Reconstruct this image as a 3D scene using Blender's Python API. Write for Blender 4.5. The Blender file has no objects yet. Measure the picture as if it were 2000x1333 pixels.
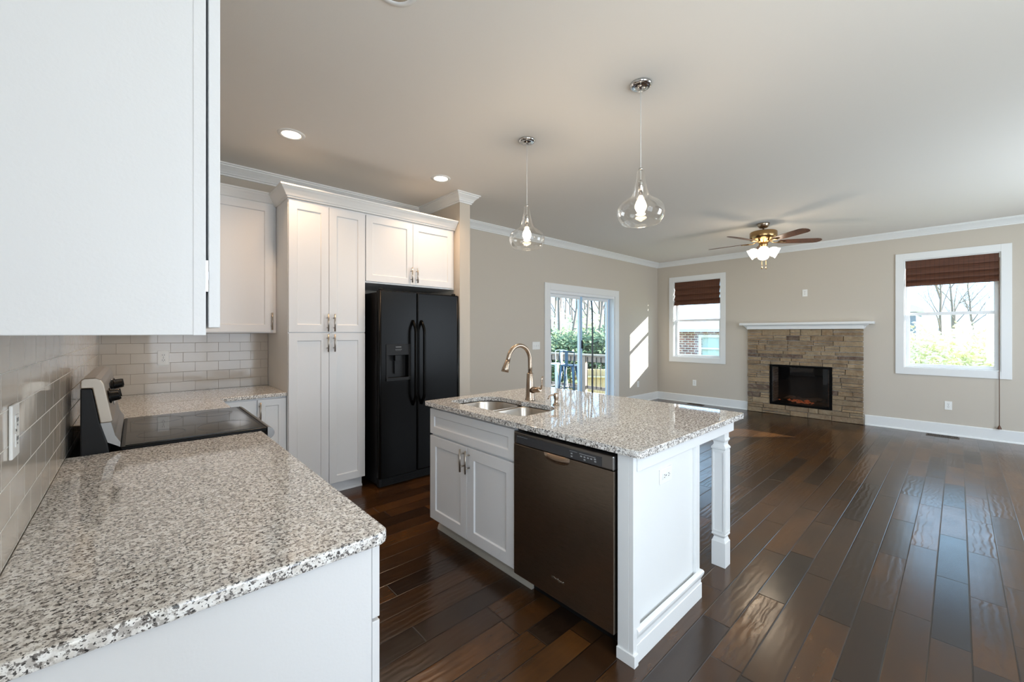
import bpy, bmesh, math, random
from mathutils import Vector, Matrix, noise
PI = math.pi
R = math.radians
sc = bpy.context.scene
COL = sc.collection
random.seed(7)

# ------------------------------------------------------------------ camera
cam = bpy.data.cameras.new('camera')
cam_o = bpy.data.objects.new('camera', cam)
COL.objects.link(cam_o)
cam_o.location = (0, 0, 1.39)
cam_o.rotation_euler = (R(90), 0, R(47.43 - 90))
cam.sensor_width = 36
cam.lens = 801.0 / 2000 * 36
cam.shift_y = -16.2 / 2000
cam.clip_start = 0.02
cam.clip_end = 300
sc.camera = cam_o

# ------------------------------------------------------------------ view / world / light
sc.view_settings.view_transform = 'Standard'
sc.view_settings.look = 'None'
sc.view_settings.gamma = 1
sc.view_settings.use_curve_mapping = False
sc.view_settings.exposure = 0.08
sc.cycles.use_denoising = True
sc.cycles.max_bounces = 10
sc.cycles.diffuse_bounces = 5
sc.cycles.glossy_bounces = 5
sc.cycles.transmission_bounces = 8
sc.cycles.transparent_max_bounces = 12
sc.cycles.sample_clamp_indirect = 6
sc.cycles.caustics_reflective = False
sc.cycles.caustics_refractive = False

w = bpy.data.worlds.new('sky')
sc.world = w
w.use_nodes = True
wn = w.node_tree
bg = wn.nodes['Background']
bg.inputs['Color'].default_value = (0.47, 0.73, 1.0, 1)
bg.inputs['Strength'].default_value = 3.4

def light(name, kind, loc, energy, color, rot=(0, 0, 0), size=None, size_y=None, spread=None, radius=None, spot=None):
    d = bpy.data.lights.new(name, kind)
    d.energy = energy
    d.color = color
    if kind == 'AREA':
        d.shape = 'RECTANGLE'
        d.size = size
        d.size_y = size_y or size
        if spread: d.spread = spread
    if radius is not None: d.shadow_soft_size = radius
    if spot:
        d.spot_size = spot
        d.spot_blend = 0.8
    o = bpy.data.objects.new(name, d)
    COL.objects.link(o)
    o.location = loc
    o.rotation_euler = rot
    return o

sun_dir = Vector((-1.03, 1.0, -0.573))
sun = light('sun', 'SUN', (20, -20, 12), 20.0, (1.0, 0.96, 0.90))
sun.rotation_euler = sun_dir.to_track_quat('-Z', 'Y').to_euler()
sun.data.angle = R(0.6)
DAY = (0.77, 0.88, 1.0)
# daylight entering through the two large windows behind the camera
light('daylight_rear_window', 'AREA', (1.1, -2.25, 1.45), 52, DAY, (R(97), 0, 0), 1.7, 1.9)
light('daylight_side_opening', 'AREA', (-0.40, -1.1, 1.45), 68, DAY, (0, R(-90), 0), 1.7, 1.2)
light('daylight_rear_window', 'AREA', (5.6, -2.25, 1.45), 105, DAY, (R(97), 0, 0), 2.4, 1.9)
# daylight coming in at the side windows and the glass patio door (just outside the panes)
for _l, _r, _a, _b in (((8.44, 0.08, 1.66), (0, R(90), 0), 1.53, 0.9), ((8.44, 3.48, 1.66), (0, R(90), 0), 1.53, 0.9), ((5.63, 4.47, 1.03), (R(-90), 0, 0), 1.78, 2.05)):
    _o = light('sky_portal', 'AREA', _l, 1, (1, 1, 1), _r, _a, _b)
    _o.data.cycles.is_portal = True

# ------------------------------------------------------------------ node helpers
class NT:
    def __init__(s, name):
        s.m = bpy.data.materials.new(name)
        s.m.use_nodes = True
        s.t = s.m.node_tree
        s.t.nodes.clear()
        s.out = s.t.nodes.new('ShaderNodeOutputMaterial')
    def n(s, kind, **kw):
        nd = s.t.nodes.new('ShaderNode' + kind)
        for k, v in kw.items():
            if k.startswith('_'):
                setattr(nd, k[1:], v)
            else:
                s.set(nd.inputs[k.replace('__', ' ')], v)
        return nd
    def set(s, inp, v):
        if isinstance(v, bpy.types.NodeSocket):
            s.t.links.new(v, inp)
        elif isinstance(v, (tuple, list)) and len(v) == 3 and inp.type == 'RGBA':
            inp.default_value = (*v, 1)
        else:
            inp.default_value = v
    def math(s, op, a, b=0.0, c=0.0):
        nd = s.t.nodes.new('ShaderNodeMath')
        nd.operation = op
        s.set(nd.inputs[0], a)
        s.set(nd.inputs[1], b)
        s.set(nd.inputs[2], c)
        return nd.outputs[0]
    def mix(s, f, a, b):
        nd = s.t.nodes.new('ShaderNodeMix')
        nd.data_type = 'RGBA'
        s.set(nd.inputs[0], f)
        s.set(nd.inputs[6], a)
        s.set(nd.inputs[7], b)
        return nd.outputs[2]
    def ramp(s, f, stops, interp='LINEAR'):
        nd = s.t.nodes.new('ShaderNodeValToRGB')
        nd.color_ramp.interpolation = interp
        el = nd.color_ramp.elements
        while len(el) < len(stops): el.new(0.5)
        for e, (p, c) in zip(el, stops):
            e.position = p
            e.color = (*c, 1) if isinstance(c, tuple) else (c, c, c, 1)
        s.set(nd.inputs[0], f)
        return nd.outputs[0]
    def pos(s):
        return s.n('NewGeometry').outputs['Position']
    def xyz(s, v):
        nd = s.n('SeparateXYZ', Vector=v)
        return nd.outputs
    def comb(s, x, y, z):
        return s.n('CombineXYZ', X=x, Y=y, Z=z).outputs[0]
    def noise(s, v, scale, detail=3, rough=0.5, dim='3D'):
        nd = s.n('TexNoise', Vector=v, Scale=scale, Detail=detail, Roughness=rough)
        return nd.outputs['Fac'] if 'Fac' in nd.outputs else nd.outputs[0]
    def bump(s, h, dist=0.001, strength=1.0):
        return s.n('Bump', Height=h, Distance=dist, Strength=strength).outputs[0]
    def bsdf(s, **kw):
        nd = s.n('BsdfPrincipled', **kw)
        s.t.links.new(nd.outputs[0], s.out.inputs[0])
        return nd

def srgb(r, g, b):
    f = lambda c: (c / 255 / 12.92) if c / 255 <= 0.04045 else ((c / 255 + 0.055) / 1.055) ** 2.4
    return (f(r), f(g), f(b))

def simple(name, col, rough=0.5, metal=0.0, spec=0.5, bump=0.0, bscale=300.0, emit=None, estr=0.0, coat=0.0):
    t = NT(name)
    kw = {'Base__Color': col, 'Roughness': rough, 'Metallic': metal, 'Specular__IOR__Level': spec}
    if coat: kw['Coat__Weight'] = coat
    if emit:
        kw['Emission__Color'] = emit
        kw['Emission__Strength'] = estr
    p = t.bsdf(**kw)
    if bump:
        co = t.n('TexCoord').outputs['Object']
        t.set(p.inputs['Normal'], t.bump(t.noise(co, bscale, 2), bump))
    return t.m

M = {}
M['cabinet'] = simple('white_cabinet_paint', srgb(226, 227, 228), 0.38, bump=0.0002, bscale=150)
M['trim'] = simple('white_trim_paint', srgb(232, 233, 232), 0.4, bump=0.0002, bscale=120)
M['wall'] = simple('beige_wall_paint', srgb(200, 191, 178), 0.75, bump=0.0004, bscale=260)
M['ceiling'] = simple('ceiling_paint', srgb(232, 228, 222), 0.85, bump=0.0003, bscale=200)
M['nickel'] = simple('brushed_nickel', srgb(178, 170, 160), 0.3, 1.0)
M['bronze_nickel'] = simple('warm_brushed_nickel', srgb(172, 155, 138), 0.27, 1.0)
M['chrome'] = simple('chrome', srgb(215, 215, 215), 0.1, 1.0)
M['steel_basin'] = simple('steel_basin', srgb(190, 182, 172), 0.28, 1.0)
M['black_gloss'] = simple('black_gloss', srgb(11, 11, 11), 0.25, 0, 0.12, bump=0.0002, bscale=500)
M['black_matte'] = simple('black_matte', srgb(17, 17, 18), 0.5, 0, 0.3)
M['black_glass'] = simple('black_glass', srgb(10, 10, 11), 0.04, 0, 0.7)
M['dark_gap'] = simple('dark_gap', srgb(14, 13, 12), 0.8)
M['plastic'] = simple('white_plastic', srgb(238, 238, 235), 0.35)
M['slot'] = simple('dark_slot', srgb(70, 70, 72), 0.6)
M['vinyl'] = simple('white_vinyl', srgb(236, 238, 240), 0.35)
M['sky_reflection'] = simple('painted_sky_reflection', srgb(168, 206, 238), 0.3)  # sky reflection on the white door stiles, put into colour
M['grille'] = simple('dark_bronze_register', srgb(92, 78, 62), 0.5, 0.3)
M['print_grey'] = simple('grey_print', srgb(165, 168, 170), 0.5)
M['caulk'] = simple('dusty_toe_board', srgb(176, 170, 158), 0.6)
M['globe'] = simple('lit_opal_glass', srgb(255, 250, 240), 0.4, emit=(1.0, 0.90, 0.74), estr=5.0)
M['bulb'] = simple('lit_bulb', srgb(255, 250, 240), 0.4, emit=(1.0, 0.82, 0.60), estr=25.0)
M['lens'] = simple('lit_downlight_lens', srgb(255, 250, 240), 0.4, emit=(1.0, 0.84, 0.66), estr=9.0)
M['ember'] = simple('glowing_ember', srgb(160, 60, 25), 0.6, emit=(1.0, 0.25, 0.08), estr=0.16)
M['log'] = simple('charred_log', srgb(66, 48, 38), 0.8, bump=0.004, bscale=40)
M['rail_wood'] = simple('weathered_wood', srgb(150, 132, 118), 0.7, bump=0.001, bscale=60)
M['fence_wood'] = simple('tan_fence_wood', srgb(216, 196, 160), 0.8, bump=0.001, bscale=60)
M['deck_wood'] = simple('grey_deck_wood', srgb(176, 164, 150), 0.7, bump=0.001, bscale=50)
M['stool_blue'] = simple('slate_blue_metal', srgb(78, 98, 118), 0.35, 0.5)
M['stool_white'] = simple('white_metal', srgb(222, 222, 220), 0.4)
M['iron'] = simple('black_iron', srgb(45, 45, 48), 0.5, 0.3)
M['bark'] = simple('grey_bark', srgb(128, 118, 112), 0.9, bump=0.004, bscale=30)
M['roof'] = simple('pale_roof', srgb(205, 212, 220), 0.7, bump=0.003, bscale=30)
M['siding'] = simple('grey_blue_siding', srgb(120, 130, 145), 0.7)
M['grass'] = simple('winter_grass', srgb(172, 168, 120), 0.9, bump=0.01, bscale=20)
M['cord'] = simple('brown_cord', srgb(105, 75, 55), 0.7)

# brushed dark stainless
t = NT('brushed_dark_steel')
co = t.n('TexCoord').outputs['Object']
mp = t.n('Mapping', Vector=co)
mp.inputs['Scale'].default_value = (300, 4, 300)
f = t.noise(mp.outputs[0], 6, 4)
t.bsdf(Base__Color=t.ramp(f, [(0.3, srgb(128, 116, 104)), (0.7, srgb(150, 138, 124))]), Metallic=1.0, Roughness=t.math('MULTIPLY_ADD', f, 0.1, 0.24))
M['steel_dark'] = t.m
M['steel_trim'] = simple('grey_steel', srgb(140, 138, 136), 0.3, 1.0)
M['range_steel'] = simple('satin_range_steel', srgb(158, 148, 136), 0.34, 0.9)
M['panel_grey'] = simple('charcoal_control_panel', srgb(60, 60, 62), 0.3)

# thin clear glass (pane): straight-through plus fresnel mirror
def pane_mat(name, tint=(0.97, 0.99, 1.0), refl=1.0, pw=5.0):
    t = NT(name)
    g = t.n('NewGeometry')
    dt = t.n('VectorMath', _operation='DOT_PRODUCT')
    t.set(dt.inputs[0], g.outputs['Incoming']); t.set(dt.inputs[1], g.outputs['Normal'])
    fr = t.math('MULTIPLY_ADD', t.math('POWER', t.math('SUBTRACT', 1.0, t.math('MINIMUM', t.math('ABSOLUTE', dt.outputs['Value']), 1.0)), pw), 0.9, 0.035)
    tr = t.n('BsdfTransparent', Color=tint).outputs[0]
    gl = t.n('BsdfGlossy', Color=(1, 1, 1), Roughness=0.02).outputs[0]
    mx = t.t.nodes.new('ShaderNodeMixShader')
    t.set(mx.inputs[0], t.math('MULTIPLY', fr, refl))
    t.t.links.new(tr, mx.inputs[1])
    t.t.links.new(gl, mx.inputs[2])
    t.t.links.new(mx.outputs[0], t.out.inputs[0])
    return t.m
M['glass'] = pane_mat('window_glass')
M['shade_glass'] = pane_mat('clear_shade_glass', (0.97, 0.96, 0.94), 1.0, 2.1)
M['fire_glass'] = pane_mat('fireplace_glass', (0.75, 0.75, 0.75), 1.2)
M['fire_brick'] = simple('firebox_brick', srgb(112, 84, 66), 0.8, bump=0.003, bscale=30)

# floor: hand scraped dark planks running along X
t = NT('dark_scraped_planks')
P = t.pos()
x, y, z = t.xyz(P)[:3]
PW = 0.1275
r = t.math('DIVIDE', t.math('SUBTRACT', y, 0.088), PW)
row = t.math('FLOOR', r)
fr_ = t.math('FRACT', r)
wr = t.n('TexWhiteNoise', _noise_dimensions='1D', W=row)
rv = wr.outputs['Value']
L = t.math('MULTIPLY_ADD', rv, 0.55, 0.62)
xs = t.math('DIVIDE', t.math('ADD', x, t.math('MULTIPLY', rv, 9.7)), L)
colm = t.math('FLOOR', xs)
fc = t.math('FRACT', xs)
cell = t.n('TexWhiteNoise', _noise_dimensions='2D', Vector=t.comb(row, colm, 0.0))
cv = cell.outputs['Value']
# distance to seams in metres
dy = t.math('MULTIPLY', t.math('MINIMUM', fr_, t.math('SUBTRACT', 1.0, fr_)), PW)
dx = t.math('MULTIPLY', t.math('MINIMUM', fc, t.math('SUBTRACT', 1.0, fc)), L)
ds = t.math('MINIMUM', dy, dx)
seam = t.n('MapRange', Value=ds)
seam.inputs['From Min'].default_value = 0.0006
seam.inputs['From Max'].default_value = 0.0035
seam = seam.outputs[0]
off = t.math('MULTIPLY', cv, 31.0)
gv = t.comb(t.math('MULTIPLY', t.math('ADD', x, off), 2.2), t.math('MULTIPLY', y, 26.0), off)
grain = t.noise(gv, 2.0, 5, 0.6)
blot = t.noise(t.comb(t.math('ADD', x, off), t.math('MULTIPLY', y, 1.6), off), 3.2, 3, 0.55)
base = t.mix(t.ramp(cv, [(0.0, 0.0), (1.0, 1.0)]), srgb(34, 23, 16), srgb(104, 66, 30))
base = t.mix(t.ramp(blot, [(0.40, 0.0), (0.66, 0.55)]), base, srgb(34, 25, 19))
base = t.mix(t.math('MULTIPLY', grain, 0.45), base, srgb(28, 21, 16))
base = t.mix(seam, srgb(20, 14, 11), base)
# scraped ripples: waves across each plank
wv = t.n('TexWave', _wave_type='BANDS', _bands_direction='Y', Scale=9.0, Distortion=5.0, Detail=2.0)
t.set(wv.inputs['Vector'], t.comb(t.math('MULTIPLY', t.math('ADD', x, off), 0.42), t.math('ADD', y, off), off))
t.set(wv.inputs['Detail Scale'], 2.2)
amp = t.ramp(t.n('TexWhiteNoise', _noise_dimensions='2D', Vector=t.comb(colm, row, 0.0)).outputs['Value'], [(0.35, 0.12), (0.6, 1.0)])
h = t.math('MULTIPLY', wv.outputs['Fac'], amp)
h = t.math('MULTIPLY_ADD', grain, 0.25, h)
h = t.math('MULTIPLY_ADD', seam, 2.2, h)
h = t.math('MULTIPLY_ADD', blot, 1.2, h)
t.bsdf(Base__Color=base, Roughness=t.math('MULTIPLY_ADD', blot, 0.14, 0.15), Normal=t.bump(h, 0.0011, 0.42), Specular__IOR__Level=0.68)
M['floor'] = t.m

# granite
t = NT('speckled_granite')
P = t.pos()
n1 = t.noise(P, 115, 3, 0.6)
n2 = t.noise(P, 48, 3, 0.6)
P2 = t.n('Mapping', Vector=P); P2.inputs['Location'].default_value = (3.1, 7.7, 1.3)
n3 = t.noise(P2.outputs[0], 150, 2, 0.55)
P3 = t.n('Mapping', Vector=P); P3.inputs['Location'].default_value = (9.1, 2.7, 5.3)
n4 = t.noise(P3.outputs[0], 85, 3, 0.6)
n5 = t.noise(P3.outputs[0], 14, 2, 0.5)
c = t.mix(t.ramp(n2, [(0.42, 0.0), (0.58, 1.0)]), srgb(246, 245, 242), srgb(222, 218, 212))
c = t.mix(t.ramp(n4, [(0.51, 0.0), (0.57, 0.8)]), c, srgb(172, 166, 160))
c = t.mix(t.ramp(n1, [(0.56, 0.0), (0.60, 0.95)]), c, srgb(98, 93, 90))
thr_ = t.math('MULTIPLY_ADD', n5, 0.12, t.math('SUBTRACT', n3, 0.06))
c = t.mix(t.ramp(thr_, [(0.585, 0.0), (0.62, 0.95)]), c, srgb(36, 35, 36))
t.bsdf(Base__Color=c, Roughness=0.035, Specular__IOR__Level=1.0)
M['granite'] = t.m

# subway tile: axis 'x' wall runs along X, 'y' wall runs along Y
def tile_mat(name, axis):
    t = NT(name)
    P = t.pos()
    x, y, z = t.xyz(P)[:3]
    u = t.math('SUBTRACT', x, -0.184) if axis == 'x' else t.math('SUBTRACT', 4.275 + 0.0785, y)
    v = t.math('SUBTRACT', z, 0.914)
    b = t.n('TexBrick', Vector=t.comb(u, v, 0.0), Scale=1.0)
    b.offset = 0.5
    b.inputs['Color1'].default_value = (*srgb(199, 189, 176), 1)
    b.inputs['Color2'].default_value = (*srgb(194, 184, 171), 1)
    b.inputs['Mortar'].default_value = (*(srgb(150, 138, 124) if axis == 'x' else srgb(232, 228, 220)), 1)
    b.inputs['Mortar Size'].default_value = 0.0012 if axis == 'x' else 0.0017
    b.inputs['Mortar Smooth'].default_value = 0.25
    b.inputs['Brick Width'].default_value = 0.157
    b.inputs['Row Height'].default_value = 0.0786
    wav = t.noise(P, 9, 1)
    h = t.math('MULTIPLY_ADD', t.math('SUBTRACT', 1.0, b.outputs['Fac']), 1.0, t.math('MULTIPLY', wav, 0.8))
    t.bsdf(Base__Color=b.outputs['Color'], Roughness=t.math('MULTIPLY_ADD', b.outputs['Fac'], 0.5, 0.09), Normal=t.bump(h, 0.0012, 1.0))
    return t.m
M['tile_x'] = tile_mat('subway_tile_back', 'x')
M['tile_y'] = tile_mat('subway_tile_side', 'y')

# stone: per-stone colour attribute times noise
t = NT('ledge_stone')
at = t.n('Attribute', _attribute_name='Col')
P = t.pos()
n = t.noise(P, 22, 5, 0.65)
n2 = t.noise(P, 7, 3, 0.5)
c = t.mix(t.ramp(n, [(0.3, 0.0), (0.75, 0.55)]), at.outputs['Color'], srgb(176, 162, 136))
c = t.mix(t.ramp(n2, [(0.45, 0.0), (0.7, 0.35)]), c, srgb(96, 78, 58))
t.bsdf(Base__Color=c, Roughness=0.85, Normal=t.bump(n, 0.02, 1.0))
M['stone'] = t.m

# woven bamboo shade
t = NT('woven_bamboo')
P = t.pos()
x, y, z = t.xyz(P)[:3]
sl = t.noise(t.comb(t.math('MULTIPLY', y, 3.0), 0.0, t.math('MULTIPLY', z, 170.0)), 1.0, 3, 0.7)
thr = t.math('PINGPONG', t.math('ADD', y, t.math('MULTIPLY', sl, 0.004)), 0.0225)
thr = t.ramp(t.math('DIVIDE', thr, 0.0225), [(0.0, 1.0), (0.14, 0.0)])
c = t.mix(t.ramp(sl, [(0.3, 0.0), (0.7, 1.0)]), srgb(52, 28, 18), srgb(112, 66, 42))
c = t.mix(t.math('MULTIPLY', thr, 0.7), c, srgb(34, 20, 15))
t.bsdf(Base__Color=c, Roughness=0.6, Normal=t.bump(sl, 0.002, 0.8))
M['bamboo'] = t.m

# walnut fan blade
t = NT('walnut_blade')
P = t.n('TexCoord').outputs['Object']
mp = t.n('Mapping', Vector=P)
mp.inputs['Scale'].default_value = (3, 30, 3)
f = t.noise(mp.outputs[0], 3, 4)
t.bsdf(Base__Color=t.ramp(f, [(0.3, srgb(72, 44, 30)), (0.7, srgb(108, 68, 44))]), Roughness=0.35)
M['walnut'] = t.m

# neighbour brick
t = NT('red_brown_brick')
P = t.pos()
x, y, z = t.xyz(P)[:3]
b = t.n('TexBrick', Vector=t.comb(t.math('ADD', x, y), z, 0.0), Scale=1.0)
b.inputs['Color1'].default_value = (*srgb(168, 120, 108), 1)
b.inputs['Color2'].default_value = (*srgb(124, 96, 96), 1)
b.inputs['Mortar'].default_value = (*srgb(220, 214, 208), 1)
b.inputs['Mortar Size'].default_value = 0.012
b.inputs['Brick Width'].default_value = 0.23
b.inputs['Row Height'].default_value = 0.085
t.bsdf(Base__Color=b.outputs['Color'], Roughness=0.9)
M['brick'] = t.m

def leaf_mat(name, c1, c2):
    t = NT(name)
    rnd = t.n('NewGeometry').outputs['Random Per Island']
    t.bsdf(Base__Color=t.mix(rnd, c1, c2), Roughness=0.6)
    return t.m
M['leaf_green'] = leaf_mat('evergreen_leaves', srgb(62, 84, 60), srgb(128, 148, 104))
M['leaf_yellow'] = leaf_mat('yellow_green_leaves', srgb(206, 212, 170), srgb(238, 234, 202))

# ------------------------------------------------------------------ mesh helpers
OFF = {}
class MB:
    """collects shapes in world coordinates, links them as one mesh object"""
    def __init__(s):
        s.bm = bmesh.new()
        s.mats = []
    def mi(s, m):
        if m is None: return 0
        if m not in s.mats: s.mats.append(m)
        return s.mats.index(m)
    def box(s, x0, x1, y0, y1, z0, z1, m=None):
        vs = [s.bm.verts.new(p) for p in ((x0, y0, z0), (x1, y0, z0), (x1, y1, z0), (x0, y1, z0), (x0, y0, z1), (x1, y0, z1), (x1, y1, z1), (x0, y1, z1))]
        fs = []
        for q in ((0, 3, 2, 1), (4, 5, 6, 7), (0, 1, 5, 4), (1, 2, 6, 5), (2, 3, 7, 6), (3, 0, 4, 7)):
            f = s.bm.faces.new([vs[i] for i in q])
            f.material_index = s.mi(m)
            fs.append(f)
        return vs, fs
    def poly_prism(s, pts, axis, a, b, m=None):
        """closed 2-D outline extruded along axis from a to b. pts are the two other coords in x,y,z order"""
        def P(p, k):
            if axis == 'x': return (k, p[0], p[1])
            if axis == 'y': return (p[0], k, p[1])
            return (p[0], p[1], k)
        A = [s.bm.verts.new(P(p, a)) for p in pts]
        B = [s.bm.verts.new(P(p, b)) for p in pts]
        n = len(pts)
        fs = [s.bm.faces.new(A), s.bm.faces.new(B[::-1])]
        for i in range(n):
            fs.append(s.bm.faces.new((A[i], B[i], B[(i + 1) % n], A[(i + 1) % n])))
        for f in fs: f.material_index = s.mi(m)
        bmesh.ops.recalc_face_normals(s.bm, faces=fs)
        return fs
    def lathe(s, prof, c, segs=32, axis='z', m=None, smooth=True, closed=False, cap=True):
        """prof: list of (radius, height) along axis from centre c"""
        rings = []
        for r_, h_ in prof:
            ring = []
            if r_ < 1e-6:
                ring = [s._ax(c, 0, 0, h_, axis)] * segs
                v = s.bm.verts.new(ring[0])
                rings.append([v] * segs)
                continue
            for i in range(segs):
                a = 2 * PI * i / segs
                ring.append(s.bm.verts.new(s._ax(c, r_ * math.cos(a), r_ * math.sin(a), h_, axis)))
            rings.append(ring)
        fs = []
        pairs = list(zip(rings, rings[1:]))
        if closed: pairs.append((rings[-1], rings[0]))
        for A, B in pairs:
            for i in range(segs):
                j = (i + 1) % segs
                q = []
                for v in (A[i], A[j], B[j], B[i]):
                    if v not in q: q.append(v)
                if len(q) >= 3:
                    fs.append(s.bm.faces.new(q))
        if cap and not closed:
            for ring in (rings[0], rings[-1]):
                if ring[0] is not ring[1]:
                    fs.append(s.bm.faces.new(ring))
        for f in fs:
            f.material_index = s.mi(m)
            f.smooth = smooth and len(f.verts) <= 4
        bmesh.ops.recalc_face_normals(s.bm, faces=fs)
        return fs
    def _ax(s, c, u, v, h, axis):
        if isinstance(axis, Matrix):
            return Vector(c) + axis @ Vector((u, v, h))
        if axis == 'z': return (c[0] + u, c[1] + v, c[2] + h)
        if axis == 'x': return (c[0] + h, c[1] + u, c[2] + v)
        return (c[0] + v, c[1] + h, c[2] + u)
    def tube(s, pts, rad, segs=10, m=None, cap=True, flat=None):
        """tube through points; rad a number or list; flat scales the second cross axis"""
        pts = [Vector(p) for p in pts]
        if not isinstance(rad, (list, tuple)): rad = [rad] * len(pts)
        rings = []
        prev = None
        for i, p in enumerate(pts):
            d = (pts[min(i + 1, len(pts) - 1)] - pts[max(i - 1, 0)]).normalized()
            if prev is None:
                a = d.orthogonal().normalized()
                if abs(d.z) < 0.99: a = d.cross(Vector((0, 0, 1))).normalized()
            else:
                a = (prev - d * prev.dot(d)).normalized()
            prev = a
            b = d.cross(a)
            k = 1.0 if flat is None else flat
            rings.append([s.bm.verts.new(p + a * math.cos(2 * PI * j / segs) * rad[i] + b * math.sin(2 * PI * j / segs) * rad[i] * k) for j in range(segs)])
        fs = []
        for A, B in zip(rings, rings[1:]):
            for j in range(segs):
                f = s.bm.faces.new((A[j], A[(j + 1) % segs], B[(j + 1) % segs], B[j]))
                f.smooth = True
                fs.append(f)
        if cap:
            fs.append(s.bm.faces.new(rings[0][::-1]))
            fs.append(s.bm.faces.new(rings[-1]))
        for f in fs: f.material_index = s.mi(m)
        return fs
    def sweep(s, path, prof, side, m=None, zsign=-1, ztop=0.0, closed_ends=True):
        """moulding: path of (x,y); prof of (outward d, drop h); side +1/-1 picks the side of the path"""
        pts = [Vector((p[0], p[1])) for p in path]
        n = len(pts)
        nor = []
        for i in range(n - 1):
            d = (pts[i + 1] - pts[i]).normalized()
            nor.append(Vector((-d.y, d.x)) * side)
        rings = []
        for i in range(n):
            if i == 0: off = nor[0]
            elif i == n - 1: off = nor[-1]
            else:
                a, b = nor[i - 1], nor[i]
                off = (a + b) / (1 + a.dot(b))
            rings.append([s.bm.verts.new((pts[i].x + off.x * d, pts[i].y + off.y * d, ztop + zsign * h)) for d, h in prof])
        fs = []
        k = len(prof)
        for A, B in zip(rings, rings[1:]):
            for j in range(k):
                fs.append(s.bm.faces.new((A[j], A[(j + 1) % k], B[(j + 1) % k], B[j])))
        if closed_ends:
            fs.append(s.bm.faces.new(rings[0]))
            fs.append(s.bm.faces.new(rings[-1][::-1]))
        for f in fs: f.material_index = s.mi(m)
        bmesh.ops.recalc_face_normals(s.bm, faces=fs)
        return fs
    def shaker(s, org, ud, nd, w_, h_, t_=0.019, rail=0.062, dep=0.009, m=None, slope=0.004):
        """framed panel door: org = lower corner at the back face, ud along the width, nd outward"""
        org, ud, nd = Vector(org), Vector(ud), Vector(nd)
        up = Vector((0, 0, 1))
        def V(u, n_, v): return s.bm.verts.new(org + ud * u + nd * n_ + up * v)
        def rect(i, n_): return [V(i, n_, i), V(w_ - i, n_, i), V(w_ - i, n_, h_ - i), V(i, n_, h_ - i)]
        A, B, C_, D = rect(0, 0), rect(0, t_), rect(rail, t_), rect(rail + slope, t_ - dep)
        fs = [s.bm.faces.new(A[::-1]), s.bm.faces.new(D)]
        for P_, Q in ((A, B), (B, C_), (C_, D)):
            for i in range(4):
                fs.append(s.bm.faces.new((P_[i], P_[(i + 1) % 4], Q[(i + 1) % 4], Q[i])))
        for f in fs: f.material_index = s.mi(m)
        bmesh.ops.recalc_face_normals(s.bm, faces=fs)
    def obj(s, name, mat=None, parent=None, bevel=0.0, segs=2, label=None, autos=False, tag_=None, kind=None):
        me = bpy.data.meshes.new(name)
        off = None
        if parent is not None:
            off = OFF[parent.name]
        else:
            xs = [v.co for v in s.bm.verts]
            off = Vector(((min(v.x for v in xs) + max(v.x for v in xs)) / 2, (min(v.y for v in xs) + max(v.y for v in xs)) / 2, min(v.z for v in xs)))
        bmesh.ops.translate(s.bm, vec=-off, verts=s.bm.verts)
        s.bm.to_mesh(me)
        s.bm.free()
        for m_ in ([mat] if mat else s.mats): me.materials.append(m_)
        if mat:
            for p in me.polygons: p.material_index = 0
        o = bpy.data.objects.new(name, me)
        COL.objects.link(o)
        OFF[o.name] = off
        if parent is not None: o.parent = parent
        else: o.location = off
        if bevel:
            b = o.modifiers.new('bevel', 'BEVEL')
            b.width = bevel
            b.segments = segs
            b.limit_method = 'ANGLE'
            b.angle_limit = R(40)
            b.harden_normals = False
        if label: o['label'] = label
        if tag_: tag(o, *tag_)
        if kind: o['kind'] = kind
        return o

def tag(o, label, cat, group=None):
    o['label'] = label
    o['category'] = cat
    if group: o['group'] = group
    return o
def thing(name, loc, label, cat, group=None):
    o = bpy.data.objects.new(name, None)
    COL.objects.link(o)
    o.empty_display_size = 0.1
    o.location = loc
    OFF[o.name] = Vector(loc)
    return tag(o, label, cat, group)
def struct(mb, name, m=None, bevel=0.0):
    return mb.obj(name, m, bevel=bevel, kind='structure')

# ------------------------------------------------------------------ room shell
XL, XR, YW, YF, ZC = -0.205, 8.12, 4.30, -2.1, 2.845
TH = 0.245
def wall_cells(mb, u0, u1, z0, z1, holes, put):
    us = sorted({u0, u1, *[h[0] for h in holes], *[h[1] for h in holes]})
    zs = sorted({z0, z1, *[h[2] for h in holes], *[h[3] for h in holes]})
    for a, b in zip(us, us[1:]):
        run = None
        for c, d in zip(zs, zs[1:]):
            inside = any(h[0] - 1e-6 <= a and b <= h[1] + 1e-6 and h[2] - 1e-6 <= c and d <= h[3] + 1e-6 for h in holes)
            if not inside:
                run = (run[0], d) if run else (c, d)
            elif run:
                put(a, b, *run)
                run = None
        if run: put(a, b, *run)

b = MB(); b.box(XL - 0.15, XR + TH, YF - 0.15, YW + 0.15, -0.15, 0.0); struct(b, 'floor', M['floor'])
b = MB(); b.box(XL - 0.15, XR + TH, YF - 0.15, YW + 0.15, ZC, ZC + 0.15); struct(b, 'ceiling', M['ceiling'])
b = MB(); wall_cells(b, YF - 0.15, YW + 0.15, 0, ZC, [(-1.7, -0.5, 0.6, 2.3)], lambda a, c, d, e: b.box(XL - 0.15, XL, a, c, d, e)); struct(b, 'wall_left', M['wall'])
# wall with the patio door
DX0, DX1, DZ1 = 4.745, 6.52, 2.055
b = MB(); wall_cells(b, XL, XR, 0, ZC, [(DX0, DX1, 0, DZ1)], lambda a, c, d, e: b.box(a, c, YW, YW + 0.15, d, e)); struct(b, 'wall_back', M['wall'])
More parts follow.
